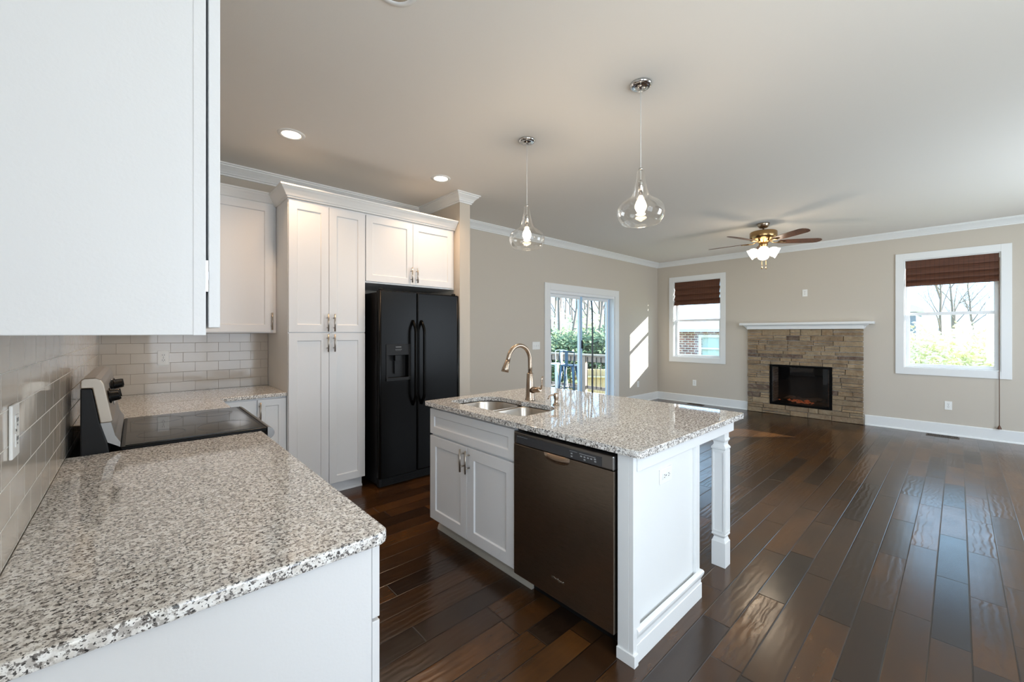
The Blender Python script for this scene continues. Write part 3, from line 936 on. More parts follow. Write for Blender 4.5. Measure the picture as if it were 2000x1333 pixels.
def text(name, body, size, loc, rot, mat, parent, extrude=0.0005, label=None):
    cu = bpy.data.curves.new(name, 'FONT')
    cu.body = body; cu.size = size; cu.extrude = extrude; cu.align_x = 'CENTER'; cu.align_y = 'CENTER'
    tmp = bpy.data.objects.new(name + '_tmp', cu)
    COL.objects.link(tmp)
    bpy.context.view_layer.update()
    me = bpy.data.meshes.new_from_object(tmp.evaluated_get(bpy.context.evaluated_depsgraph_get()))
    bpy.data.objects.remove(tmp)
    me.name = name
    me.materials.clear(); me.materials.append(mat)
    me.transform(Matrix.Translation(Vector(loc) - OFF[parent.name]) @ rot)
    o = bpy.data.objects.new(name, me)
    COL.objects.link(o); o.parent = parent; OFF[o.name] = OFF[parent.name]
    if label: o['label'] = label
    return o
# plane facing -x, text reading from +y to -y
rotm = Matrix(((0, 0, -1, 0), (-1, 0, 0, 0), (0, 1, 0, 0), (0, 0, 0, 1)))
text('brand_lettering', 'Whirlpool', 0.019, (ix - 0.0128, 1.312, 0.194), rotm, M['chrome'], dd, label='silver script lettering')

# end panel with post and mouldings
root = thing('island_frame', (1.85, 0.93, 0), 'white panelled island end with base moulding, apron and square legs carrying the granite overhang', 'island')
island_root = root
b = MB(); b.box(1.525, 2.156, 0.934, 0.951, 0.0005, 0.8835); b.obj('panel', M['trim'], root)
b = MB(); b.box(1.521, 1.575, 0.912, 0.9335, 0.0005, 0.8835); b.box(1.521, 1.545, 0.9335, 0.988, 0.0005, 0.8835)
b.obj('post', M['trim'], root, bevel=0.0015)
b = MB(); b.box(2.135, 2.18, 0.918, 0.9335, 0.0005, 0.81); b.obj('edge_strip', M['trim'], root, bevel=0.0015)
b = MB()
bm_prof = [(0, 0.150), (0.010, 0.146), (0.016, 0.138), (0.016, 0.128), (0.012, 0.118), (0.004, 0.100), (0.004, 0.080), (0.007, 0.078), (0.007, 0.004), (0.007, 0), (0, 0)]
b.sweep([(2.182, 0.951), (2.182, 0.9175), (1.546, 0.9175)], bm_prof, 1, zsign=1, ztop=0.0006)
b.box(1.515, 1.546, 0.903, 0.99, 0.0005, 0.05)
b.obj('base_moulding', M['trim'], root, bevel=0.001)
b = MB(); b.box(1.5755, 2.625, 0.905, 0.925, 0.808, 0.8835); b.box(1.546, 1.5755, 0.905, 0.9115, 0.808, 0.8835)
b.box(2.605, 2.625, 0.9255, 2.46, 0.808, 0.8835); b.obj('apron', M['trim'], root, bevel=0.0015, label='white apron rail under the overhang')

def column(x0, y0, label):
    root = island_root
    s_ = 0.078
    cx, cy = x0 + s_ / 2, y0 + s_ / 2
    def sq(hw, z): return [(cx - hw, cy - hw, z), (cx + hw, cy - hw, z), (cx + hw, cy + hw, z), (cx - hw, cy + hw, z)]
    b = MB()
    prof = [(0.039, 0.0005), (0.039, 0.145), (0.036, 0.150), (0.029, 0.170), (0.032, 0.178), (0.039, 0.184), (0.039, 0.192), (0.036, 0.196), (0.036, 0.694), (0.041, 0.698), (0.041, 0.708), (0.036, 0.714), (0.030, 0.724), (0.031, 0.738), (0.038, 0.750), (0.038, 0.758), (0.034, 0.762), (0.034, 0.8835)]
    rings = [[b.bm.verts.new(p) for p in sq(h_, z_)] for h_, z_ in prof]
    b.bm.faces.new(rings[0][::-1]); b.bm.faces.new(rings[-1])
    for A, B in zip(rings, rings[1:]):
        for i in range(4): b.bm.faces.new((A[i], A[(i + 1) % 4], B[(i + 1) % 4], B[i]))
    leg_ = b.obj('leg', M['trim'], root, bevel=0.001)
    b = MB()
    for (ax_, sg) in (('y', -1), ('x', -1), ('x', 1), ('y', 1)):
        for (u0, u1, z0, z1) in ((-0.036, -0.026, 0.198, 0.692), (0.026, 0.036, 0.198, 0.692), (-0.026, 0.026, 0.198, 0.212), (-0.026, 0.026, 0.678, 0.692)):
            if ax_ == 'y': b.box(cx + u0, cx + u1, cy + sg * 0.0362, cy + sg * 0.0395, z0, z1)
            else: b.box(cx + sg * 0.0362, cx + sg * 0.0395, cy + u0, cy + u1, z0, z1)
    bmesh.ops.recalc_face_normals(b.bm, faces=b.bm.faces)
    b.obj('panel_frame', M['trim'], leg_, bevel=0.0008)
column(2.553, 0.9275, 'square white turned leg holding up the island counter next to the end panel')
column(2.553, 2.37, 'square white leg under the island overhang near the patio side, mostly hidden')

# island countertop with sink cut-out (D-shaped double opening)
def offset_outline():
    pts = []
    x0, x1 = 1.607, 1.985
    y0, y1 = 1.675, 2.405
    n = 14
    # front edge nearly straight (x0), back edge bowed with large corners
    rF, rB = 0.05, 0.15
    def arc(cx, cy, r_, a0, a1):
        for k in range(n + 1):
            a = a0 + (a1 - a0) * k / n
            pts.append((cx + r_ * math.cos(a), cy + r_ * math.sin(a)))
    arc(x0 + rF, y0 + rF, rF, PI, 1.5 * PI)
    arc(x1 - rB, y0 + rB, rB, 1.5 * PI, 2 * PI)
    ym = (y0 + y1) / 2
    pts.append((x1 - 0.004, ym - 0.05)); pts.append((x1 - 0.022, ym)); pts.append((x1 - 0.004, ym + 0.05))
    arc(x1 - rB, y1 - rB, rB, 0, 0.5 * PI)
    arc(x0 + rF, y1 - rF, rF, 0.5 * PI, PI)
    return pts
sink_out = offset_outline()
bm = bmesh.new()
outer = round_corner([(1.483, 0.857), (2.662, 0.857), (2.662, 2.522), (1.483, 2.522)], [0, 1, 2, 3], 0.022, 5)
def ring(pts, z): return [bm.verts.new((p[0], p[1], z)) for p in pts]
for z_, flip in ((0.914, 1), (0.8842, 0)):
    O = ring(outer, z_); I = ring(sink_out, z_)
    es = [bm.edges.new((O[i], O[(i + 1) % len(O)])) for i in range(len(O))] + [bm.edges.new((I[i], I[(i + 1) % len(I)])) for i in range(len(I))]
    bmesh.ops.triangle_fill(bm, edges=es, use_beauty=True)
    if flip: OT, IT = O, I
    else: OB, IB = O, I
for A, B in ((OT, OB), (IT, IB)):
    for i in range(len(A)):
        bm.faces.new((A[i], A[(i + 1) % len(A)], B[(i + 1) % len(A)], B[i]))
bmesh.ops.recalc_face_normals(bm, faces=bm.faces)
b = MB(); b.bm.free(); b.bm = bm
b.obj('granite_countertop', M['granite'], bevel=0.005, segs=3, tag_=('speckled granite island countertop with the double sink set into it', 'countertop'))

# sink
root = thing('double_sink', (1.8, 2.04, 0.68), 'undermount stainless double-bowl sink sunk into the island granite', 'sink')
def bowl(y0, y1, flipped):
    b = MB()
    x0, x1 = 1.600, 1.992
    rings = []
    n = 8
    def outline(sh, z_):
        pts = []
        rF, rB = 0.05, 0.15
        a0, a1, b0, b1 = x0 + sh, x1 - sh, y0 + sh, y1 - sh
        rf, rb = max(0.02, rF - sh * 0.3), max(0.03, rB - sh * 0.3)
        lo, hi = (rb, 0.07) if not flipped else (0.07, rb)
        for (cx, cy, r_, s0) in ((a0 + rf, b0 + rf, rf, PI), (a1 - lo, b0 + lo, lo, 1.5 * PI), (a1 - hi, b1 - hi, hi, 0), (a0 + rf, b1 - rf, rf, 0.5 * PI)):
            for k in range(n + 1):
                a = s0 + 0.5 * PI * k / n
                pts.append((cx + r_ * math.cos(a), cy + r_ * math.sin(a), z_))
        return pts
    zt = 0.8835
    for sh, z_ in ((0.0, zt), (0.004, zt - 0.01), (0.012, 0.74), (0.022, 0.705), (0.045, 0.688), (0.09, 0.684)):
        rings.append([b.bm.verts.new(p) for p in outline(sh, z_)])
    for A, B in zip(rings, rings[1:]):
        for i in range(len(A)):
            f = b.bm.faces.new((A[i], B[i], B[(i + 1) % len(A)], A[(i + 1) % len(A)])); f.smooth = True
    b.bm.faces.new(rings[-1])
    bmesh.ops.recalc_face_normals(b.bm, faces=b.bm.faces)
    for f in b.bm.faces:
        pass
    o = b.obj('bowl', M['steel_basin'], root)
    sm = o.modifiers.new('thick', 'SOLIDIFY'); sm.thickness = 0.0015; sm.offset = 0
    d = MB(); d.lathe([(0.045, 0.0), (0.045, 0.003), (0.03, 0.003), (0.026, 0.001), (0, 0.001)], (x0 + 0.19, (y0 + y1) / 2, 0.6855), 24); d.obj('drain', M['chrome'], o)
bowl(1.668, 2.030, False)
bowl(2.050, 2.412, True)
b = MB(); b.box(1.64, 1.95, 2.028, 2.052, 0.868, 0.8805); b.obj('divider', M['steel_basin'], root, bevel=0.006, segs=3)

# faucet
fxc, fyc = 2.054, 2.047
root = thing('kitchen_faucet', (fxc, fyc, 0.9145), 'brushed nickel gooseneck faucet standing behind the island sink', 'faucet')
b = MB(); b.lathe([(0.036, 0), (0.036, 0.004), (0.032, 0.012), (0.030, 0.03), (0.028, 0.09), (0.0235, 0.186), (0.020, 0.192), (0.0, 0.192)], (fxc, fyc, 0.9146), 32); b.obj('base', M['bronze_nickel'], root)
b = MB()
pts = [(fxc, fyc, 1.10), (fxc, fyc, 1.15), (fxc - 0.001, fyc, 1.19)]
rc = 0.105
for k in range(1, 15):
    a = PI * k / 15 * 0.98
    pts.append((fxc - rc + rc * math.cos(a), fyc, 1.19 + 0.112 * math.sin(a)))
pts.append((fxc - 0.213, fyc, 1.19))
b.tube(pts, [0.0145] * 3 + [0.0145] * 10 + [0.015] * (len(pts) - 13), 16); b.obj('spout', M['bronze_nickel'], root)
b = MB(); b.tube([(fxc - 0.210, fyc, 1.205), (fxc - 0.220, fyc, 1.18), (fxc - 0.232, fyc, 1.15), (fxc - 0.238, fyc, 1.128)], [0.016, 0.019, 0.024, 0.025], 20); b.obj('spray_head', M['bronze_nickel'], root)
b = MB(); b.tube([(fxc, fyc - 0.015, 0.985), (fxc, fyc - 0.05, 0.992), (fxc, fyc - 0.085, 0.995), (fxc, fyc - 0.100, 0.998)], [0.024, 0.02, 0.019, 0.012], 16); hv = b.obj('valve_body', M['bronze_nickel'], root)
b = MB(); b.tube([(fxc, fyc - 0.088, 0.992), (fxc, fyc - 0.108, 1.005), (fxc, fyc - 0.114, 1.035), (fxc, fyc - 0.113, 1.065), (fxc, fyc - 0.120, 1.09)], [0.010, 0.009, 0.007, 0.009, 0.007], 12, flat=0.55); b.obj('lever', M['bronze_nickel'], hv)

# soap dispenser
sx, sy = 2.035, 1.788
root = thing('soap_dispenser', (sx, sy, 0.9145), 'short brushed nickel soap pump on the island near the faucet', 'soap dispenser')
b = MB(); b.lathe([(0.022, 0), (0.022, 0.006), (0.014, 0.010), (0.012, 0.035), (0.015, 0.045), (0.016, 0.072), (0.013, 0.078), (0, 0.079)], (sx, sy, 0.9146), 24); b.obj('body', M['bronze_nickel'], root)
b = MB(); b.tube([(sx - 0.010, sy, 0.982), (sx - 0.04, sy, 0.984), (sx - 0.065, sy, 0.978), (sx - 0.078, sy, 0.962)], [0.008, 0.006, 0.005, 0.004], 10); b.obj('nozzle', M['bronze_nickel'], root)

# ------------------------------------------------------------------ wall plates
def plate(c, ud, nd, label, kind='outlet', horiz=False, gangs=1, group=None):
    """c: centre on the wall surface"""
    c, ud, nd = Vector(c), Vector(ud), Vector(nd)
    up = Vector((0, 0, 1))
    w_, h_ = (0.07 + 0.046 * (gangs - 1), 0.115)
    if horiz: w_, h_ = 0.115, 0.07
    root = thing('wall_outlet' if kind == 'outlet' else 'light_switch', c - up * h_ / 2, label, 'outlet' if kind == 'outlet' else 'switch', group)
    def slab(b, u, v, wu, hv, n0, n1):
        P_ = [c + ud * (u + a * wu / 2) + up * (v + d * hv / 2) for a, d in ((-1, -1), (1, -1), (1, 1), (-1, 1))]
        A = [b.bm.verts.new(p + nd * n0) for p in P_]; B = [b.bm.verts.new(p + nd * n1) for p in P_]
        fs = [b.bm.faces.new(A[::-1]), b.bm.faces.new(B)] + [b.bm.faces.new((A[i], A[(i + 1) % 4], B[(i + 1) % 4], B[i])) for i in range(4)]
        bmesh.ops.recalc_face_normals(b.bm, faces=fs)
    b = MB(); slab(b, 0, 0, w_, h_, 0.0006, 0.0065); b.obj('cover_plate', M['plastic'], root, bevel=0.002)
    if kind == 'outlet':
        b = MB(); s_ = MB()
        for q in (-1, 1):
            u, v = (q * 0.02, 0) if horiz else (0, q * 0.02)
            slab(b, u, v, 0.029, 0.029, 0.0066, 0.0082)
            if horiz:
                slab(s_, u, 0.006, 0.009, 0.003, 0.0083, 0.0088); slab(s_, u, -0.006, 0.009, 0.003, 0.0083, 0.0088); slab(s_, u + 0.009, 0, 0.004, 0.004, 0.0083, 0.0088)
            else:
                slab(s_, -0.006, v + 0.003, 0.003, 0.009, 0.0083, 0.0088); slab(s_, 0.006, v + 0.003, 0.003, 0.009, 0.0083, 0.0088); slab(s_, 0, v - 0.008, 0.004, 0.004, 0.0083, 0.0088)
        slab(s_, 0, 0, 0.005, 0.005, 0.0066, 0.0074)
        rc_ = b.obj('receptacle', M['plastic'], root, bevel=0.003)
        s_.obj('slots', M['slot'], rc_, label='dark prong slots')
    else:
        for g in range(gangs):
            u = (g - (gangs - 1) / 2) * 0.046
            b = MB(); slab(b, u, 0, 0.012, 0.026, 0.0066, 0.013); b.obj('toggle', M['plastic'], root, bevel=0.002)
plate((0.164, YW - 0.025, 1.190), (1, 0, 0), (0, -1, 0), 'ivory outlet set in the subway tile of the kitchen back wall')
plate((XL + 0.008, 1.385, 1.178), (0, 1, 0), (1, 0, 0), 'white outlet plate on the tiled range wall, above the near granite', gangs=1)
plate((1.835, 0.934, 0.722), (1, 0, 0), (0, -1, 0), 'white horizontal outlet on the panelled end of the island', horiz=True)
plate((XR, 1.71, 2.045), (0, 1, 0), (-1, 0, 0), 'white outlet high on the wall above the fireplace mantel')
plate((XR, 0.093, 0.402), (0, 1, 0), (-1, 0, 0), 'white outlet low on the wall under the window with the hanging cord')
plate((XR, 3.52, 0.402), (0, 1, 0), (-1, 0, 0), 'white outlet low on the wall under the window facing the brick house')
plate((7.34, YW, 0.37), (1, 0, 0), (0, -1, 0), 'white outlet low on the wall beside the patio door and sun patch')
plate((4.44, YW, 1.195), (1, 0, 0), (0, -1, 0), 'white three-toggle switch plate on the wall beside the patio door', 'switch', gangs=3)

# ------------------------------------------------------------------ ceiling fixtures
def downlight(x, y, label, lit=True):
    root = thing('recessed_downlight', (x, y, ZC - 0.008), label, 'downlight', 'recessed ceiling downlights')
    b = MB(); b.lathe([(0.092, 0.0), (0.090, -0.004), (0.070, -0.007), (0.062, -0.003), (0.062, 0.0)], (x, y, ZC - 0.0008), 40, closed=False, cap=False); b.obj('trim_ring', M['trim'], root)
    b = MB(); b.lathe([(0, 0), (0.0625, 0), (0.0625, 0.0018), (0, 0.0018)], (x, y, ZC - 0.0035), 40); b.obj('lens', M['lens'] if lit else M['wall'], root, label='glowing lens' if lit else 'unlit lens')
    if lit: light('downlight_lamp', 'SPOT', (x, y, ZC - 0.02), 34, (1.0, 0.66, 0.40), (0, 0, 0), radius=0.05, spot=R(135))
downlight(0.842, 3.305, 'lit recessed downlight in the ceiling over the corner counter')
downlight(2.119, 3.297, 'lit recessed downlight in the ceiling in front of the refrigerator cabinet')
downlight(0.814, 1.611, 'unlit recessed downlight cut by the top edge of the photo', False)

def pendant(x, y, label):
    root = thing('pendant_light', (x, y, 2.03), label, 'pendant light', 'island pendant lights')
    b = MB(); b.lathe([(0.062, 0), (0.062, -0.010), (0.052, -0.018), (0.048, -0.018), (0.010, -0.022), (0.008, -0.034), (0, -0.035)], (x, y, ZC - 0.0006), 40); b.obj('canopy', M['chrome'], root)
    b = MB(); b.tube([(x, y, ZC - 0.03), (x, y, 2.262)], 0.0022, 8); b.obj('cable', M['stool_white'], root)
    b = MB(); b.lathe([(0, 0.095), (0.006, 0.093), (0.009, 0.085), (0.014, 0.082), (0.0145, 0.078), (0.0125, 0.0), (0.0, 0.0)], (x, y, 2.19), 20)
    b.obj('socket', M['chrome'], root)
    b = MB(); b.lathe([(0.0, 0.0), (0.012, 0.0), (0.012, -0.010), (0, -0.010)], (x, y, 2.352), 16); b.obj('collar', M['chrome'], root)
    prof = [(0.0205, 2.345), (0.0225, 2.338), (0.0225, 2.322), (0.0245, 2.300), (0.029, 2.275), (0.034, 2.252), (0.0395, 2.228), (0.045, 2.207), (0.054, 2.188), (0.070, 2.174), (0.092, 2.161), (0.113, 2.146), (0.128, 2.127), (0.1345, 2.105), (0.134, 2.085), (0.129, 2.066), (0.121, 2.050), (0.113, 2.038), (0.109, 2.032)]
    # smooth double-walled shell
    inner = [(max(0.002, r_ - 0.0025), z_ ) for r_, z_ in prof[::-1]]
    b = MB(); b.lathe([(r_, z_) for r_, z_ in prof], (x, y, 0), 56, cap=False); o = b.obj('glass_shade', M['shade_glass'], root, label='clear bell-shaped glass')
    b = MB(); b.lathe([(0.1085 + 0.0022 * math.cos(a), 2.032 + 0.0022 * math.sin(a)) for a in [2 * PI * k / 8 for k in range(8)]], (x, y, 0), 56, closed=True); b.obj('rim', M['shade_glass'], o)
    b = MB(); b.lathe([(0, 0.045), (0.011, 0.044), (0.014, 0.03), (0.025, 0.012), (0.032, -0.008), (0.032, -0.026), (0.022, -0.046), (0, -0.056)], (x, y, 2.145), 24); b.obj('bulb', M['bulb'], root, label='glowing bulb')
    light('pendant_lamp', 'POINT', (x, y, 2.06), 7, (1.0, 0.80, 0.58), radius=0.03)
pendant(2.178, 2.205, 'clear glass pendant light over the sink end of the island')
pendant(2.177, 1.257, 'clear glass pendant light over the end of the island by the dishwasher')

# ceiling fan
cx, cy = 6.163, 1.758
root = thing('ceiling_fan', (cx, cy, 2.35), 'brass ceiling fan with five dark wood blades and a cluster of lit glass shades', 'ceiling fan')
b = MB(); b.lathe([(0.075, 0), (0.074, -0.012), (0.064, -0.04), (0.045, -0.058), (0.018, -0.064), (0, -0.064)], (cx, cy, ZC - 0.0006), 36); b.obj('canopy', M['bronze_nickel'], root)
b = MB(); b.lathe([(0.011, 0), (0.011, -0.06)], (cx, cy, 2.79), 16); b.lathe([(0.0, 0), (0.02, 0), (0.022, -0.018), (0.03, -0.022), (0, -0.022)], (cx, cy, 2.748), 20); b.obj('downrod', M['bronze_nickel'], root)
brass = simple('antique_brass', srgb(170, 138, 96), 0.25, 1.0); M['brass'] = brass
b = MB(); b.lathe([(0, 2.742), (0.06, 2.741), (0.150, 2.735), (0.160, 2.725), (0.160, 2.665), (0.150, 2.645), (0.115, 2.622), (0.080, 2.604), (0.060, 2.585), (0, 2.584)], (cx, cy, 0), 40); b.obj('motor_housing', M['brass'], root)
for k in range(5):
    a = R(92 + 72 * k)
    d = Vector((math.cos(a), math.sin(a), 0)); sd = Vector((-math.sin(a), math.cos(a), 0))
    sd = (sd * math.cos(R(12)) - Vector((0, 0, 1)) * math.sin(R(12)))
    c0 = Vector((cx, cy, 2.598))
    out = []
    for (u, v) in ((0.19, 0.045), (0.26, 0.058), (0.45, 0.066), (0.62, 0.068), (0.665, 0.056), (0.69, 0.030), (0.698, 0.0), (0.69, -0.030), (0.665, -0.056), (0.62, -0.068), (0.45, -0.066), (0.26, -0.058), (0.19, -0.045), (0.175, 0.0)):
        out.append(c0 + d * u + sd * v)
    nn_ = d.cross(sd)
    b = MB()
    A = [b.bm.verts.new(p - nn_ * 0.003) for p in out]; B = [b.bm.verts.new(p + nn_ * 0.003) for p in out]
    b.bm.faces.new(A[::-1]); b.bm.faces.new(B)
    for i in range(len(A)): b.bm.faces.new((A[i], A[(i + 1) % len(A)], B[(i + 1) % len(A)], B[i]))
    bmesh.ops.recalc_face_normals(b.bm, faces=b.bm.faces)
    bl = b.obj('blade', M['walnut'], root, bevel=0.001, label='dark wood blade')
    b = MB(); b.tube([c0 + d * 0.07 + Vector((0, 0, 0.015)), c0 + d * 0.13 - Vector((0, 0, 0.012)), c0 + d * 0.20 - nn_ * 0.008 * (1 if nn_.z > 0 else -1), c0 + d * 0.27 - nn_ * 0.008 * (1 if nn_.z > 0 else -1)], [0.014, 0.016, 0.028, 0.012], 12, flat=0.3)
    b.obj('blade_iron', M['brass'], bl)
b = MB(); b.lathe([(0, 2.583), (0.05, 2.583), (0.052, 2.560), (0.040, 2.540), (0.03, 2.50), (0.024, 2.475), (0.0, 2.472)], (cx, cy, 0), 28)
kit = b.obj('light_kit', M['brass'], root)
for k in range(4):
    a = R(17 + 90 * k)
    d = Vector((math.cos(a), math.sin(a), 0))
    ax = (d * 0.88 + Vector((0, 0, -0.47))).normalized()
    o_ = Vector((cx, cy, 2.505)) + d * 0.03
    rot = ax.to_track_quat('Z', 'Y').to_matrix()
    b = MB(); b.lathe([(0.012, 0), (0.014, 0.02), (0.024, 0.03), (0.024, 0.042), (0, 0.042)], o_, 16, axis=rot); ar = b.obj('lamp_arm', M['brass'], kit)
    b = MB(); b.lathe([(0.024, 0.034), (0.036, 0.042), (0.055, 0.064), (0.065, 0.092), (0.063, 0.120), (0.070, 0.147), (0.066, 0.148), (0.05, 0.12), (0, 0.10)], o_, 24, axis=rot, cap=False)
    b.obj('glass_shade', M['globe'], kit, label='glowing white glass shade')
for (dx_, ) in ((-0.02,), (0.035,)):
    p = Vector((cx, cy, 2.46)) + Vector((0.736, -0.677, 0)) * dx_
    b = MB(); b.tube([p, p - Vector((0, 0, 0.19))], 0.0013, 6); b.lathe([(0, 0.0), (0.007, -0.008), (0.009, -0.022), (0.004, -0.034), (0, -0.035)], p - Vector((0, 0, 0.188)), 12)
    b.obj('pull_chain', M['brass'], root)
light('fan_lamp', 'POINT', (cx, cy, 2.30), 9, (1.0, 0.80, 0.58), radius=0.09)

# unseen globe lamp added behind the camera to brighten the ceiling
gx_, gy_ = 1.5, -1.0
root = thing('ceiling_fill_globe', (gx_, gy_, 2.3), 'white opal globe added unseen behind the viewpoint to brighten the ceiling', 'fill lamp')
b = MB(); b.lathe([(0.06, 0), (0.055, -0.02), (0, -0.022)], (gx_, gy_, ZC - 0.0006), 24); b.tube([(gx_, gy_, ZC - 0.02), (gx_, gy_, 2.52)], 0.006, 8); b.obj('fill_globe_stem', M['nickel'], root)
b = MB(); b.lathe([(0.0, 0.13)] + [(0.13 * math.sin(R(a)), 0.13 * math.cos(R(a))) for a in range(15, 180, 15)] + [(0.0, -0.13)], (gx_, gy_, 2.39), 28); b.obj('fill_globe', M['globe'], root)
light('ceiling_fill_lamp', 'POINT', (gx_, gy_, 2.22), 26, (0.95, 0.97, 1.0), radius=0.12)  # added fill light for the ceiling

# ------------------------------------------------------------------ fireplace
sy0, sy1, sz1 = 0.968, 2.552, 1.448
sxf = XR - 0.045
random.seed(11)
b = MB()
cl = b.bm.loops.layers.float_color.new('Col')
PAL = [srgb(146, 118, 86), srgb(132, 104, 74), srgb(156, 132, 102), srgb(126, 102, 78), srgb(140, 116, 88), srgb(150, 122, 90)]
MAR = srgb(78, 50, 44)
fy0, fy1, fz0, fz1 = FB[0] - 0.03, FB[1] + 0.03, FB[2] - 0.03, FB[3] + 0.03
def stone(y0, y1, z0, z1, col=None):
    if y1 - y0 < 0.012 or z1 - z0 < 0.01: return
    g = 0.0032
    xf = sxf - random.uniform(0, 0.022)
    vs, fs = b.box(xf, XR - 0.002, y0 + g, y1 - g, z0 + g, z1 - g)
    for v in vs:
        if v.co.x < XR - 0.01:
            v.co.x += random.uniform(-0.006, 0.006)
            v.co.y += random.uniform(-0.0025, 0.0025); v.co.z += random.uniform(-0.002, 0.002)
    c_ = col or random.choice(PAL)
    k_ = random.uniform(0.82, 1.1)
    for f in fs:
        for lp in f.loops: lp[cl] = (c_[0] * k_, c_[1] * k_, c_[2] * k_, 1)
maroon = [(2.47, 1.36, 0.33), (1.93, 1.27, 0.23), (2.28, 1.02, 0.34), (1.06, 1.0, 0.16), (2.45, 0.33, 0.30), (1.28, 0.22, 0.34), (1.7, 1.27, 0.15)]
zz = 0.001
while zz < sz1 - 0.01:
    hrow = random.choice([0.045, 0.06, 0.075, 0.085, 0.095])
    if abs(zz - fz0) < 0.03 and zz < fz0: hrow = fz0 - zz
    z2 = min(sz1, zz + hrow)
    if sz1 - z2 < 0.03: z2 = sz1
    if zz < fz0 < z2: z2 = fz0
    if zz < fz1 < z2: z2 = fz1
    spans = [(sy0, sy1)]
    if z2 > fz0 + 1e-4 and zz < fz1 - 1e-4: spans = [(sy0, fy0), (fy1, sy1)]
    for a, c in spans:
        yy = a
        while yy < c - 1e-4:
            L_ = random.uniform(0.12, 0.42)
            y2 = min(c, yy + L_)
            if c - y2 < 0.07: y2 = c
            if z2 - zz > 0.07 and random.random() < 0.4:
                zm = zz + (z2 - zz) * random.uniform(0.4, 0.6)
                stone(yy, y2, zz, zm); stone(yy, y2, zm, z2)
            else:
                col = None
                for (my, mz, ml) in maroon:
                    if zz <= mz < z2 and yy <= my - ml / 2 < y2 and z2 - zz < 0.08: col = MAR
                if col is None and random.random() < 0.05: col = MAR
                stone(yy, y2, zz, z2, col)
            yy = y2
    zz = z2
b.box(XR - 0.02, XR - 0.001, sy0 + 0.004, fy0, 0.001, sz1 - 0.002); b.box(XR - 0.02, XR - 0.001, fy1, sy1 - 0.004, 0.001, sz1 - 0.002)
b.box(XR - 0.02, XR - 0.001, fy0, fy1, 0.001, fz0 - 0.001); b.box(XR - 0.02, XR - 0.001, fy0, fy1, fz1 + 0.001, sz1 - 0.002)
root = thing('stone_surround', (XR - 0.03, 1.76, 0), 'stacked tan ledge-stone fireplace surround against the beige wall', 'fireplace surround')
b.obj('stonework', M['stone'], root, bevel=0.004, segs=2)
# mantel
b = MB()
mp_ = [(0.0, 0.078), (0.048, 0.078), (0.05, 0.070), (0.056, 0.066), (0.060, 0.056), (0.078, 0.034), (0.094, 0.022), (0.098, 0.0), (0, 0)]
b.sweep([(XR - 0.001, 2.556), (XR - 0.045, 2.556), (XR - 0.045, 0.964), (XR - 0.001, 0.964)], [(d - 0.0 if d else 0, h_) for d, h_ in [(0, 0.072), (0.006, 0.072), (0.008, 0.064), (0.014, 0.060), (0.020, 0.048), (0.036, 0.026), (0.052, 0.014), (0.056, 0.0), (0, 0)]], -1, ztop=1.522)
b.box(XR - 0.09, XR - 0.001, 0.966, 2.554, 1.4495, 1.5215)
b.box(XR - 0.165, XR - 0.001, 0.84, 2.655, 1.5222, 1.560)
b.obj('fireplace_mantel', M['trim'], bevel=0.003, tag_=('white mantel shelf with cove moulding over the stone fireplace', 'mantel'))
# electric insert
root = thing('electric_fireplace', (XR, 1.775, 0.17), 'black glass-fronted electric fireplace insert with glowing embers', 'fireplace')
b = MB(); x0_, x1_ = XR - 0.062, XR - 0.02
b.box(x0_, x1_, FB[0] - 0.028, FB[0] + 0.004, FB[2] - 0.028, FB[3] + 0.028); b.box(x0_, x1_, FB[1] - 0.004, FB[1] + 0.028, FB[2] - 0.028, FB[3] + 0.028)
b.box(x0_, x1_, FB[0] + 0.004, FB[1] - 0.004, FB[3] - 0.004, FB[3] + 0.028); b.box(x0_, x1_, FB[0] + 0.004, FB[1] - 0.004, FB[2] - 0.028, FB[2] + 0.004)
b.obj('frame', M['black_gloss'], root, bevel=0.002)
b = MB(); b.box(XR - 0.05, XR - 0.046, FB[0] + 0.004, FB[1] - 0.004, FB[2] + 0.004, FB[3] - 0.004); b.obj('glass_front', M['fire_glass'], root)
b = MB()
i_ = 0.003
b.box(XR + 0.225, XR + 0.23, FB[0] + i_, FB[1] - i_, FB[2] + i_, FB[3] - i_)
b.box(XR - 0.019, XR + 0.235, FB[0] + i_, FB[1] - i_, FB[2] + i_, FB[2] + 0.01); b.box(XR - 0.019, XR + 0.235, FB[0] + i_, FB[1] - i_, FB[3] - 0.01, FB[3] - i_)
b.obj('firebox', M['black_matte'], root)
for ya, yb in ((FB[0] + 0.004, FB[0] + 0.03), (FB[1] - 0.03, FB[1] - 0.004)):
    b = MB()
    for k in range(13):
        z0_ = FB[2] + 0.015 + k * 0.045
        b.box(XR + 0.0, XR + 0.22, ya, yb, z0_, z0_ + 0.038)
    b.obj('brick_liner', M['fire_brick'], root, bevel=0.002, label='brick-look side liner')
random.seed(5)
b = MB()
for k in range(7):
    yy = 1.56 + k * 0.065 + random.uniform(-0.02, 0.02)
    b.tube([(XR + 0.09 + random.uniform(-0.03, 0.03), yy - 0.11, FB[2] + 0.05 + random.uniform(0, 0.05)), (XR + 0.11, yy, FB[2] + 0.06 + random.uniform(0, 0.05)), (XR + 0.13 + random.uniform(-0.03, 0.03), yy + 0.11, FB[2] + 0.045 + random.uniform(0, 0.04))], [0.022, 0.025, 0.019], 10)
b.obj('logs', M['log'], root, label='dark log set')
b = MB()
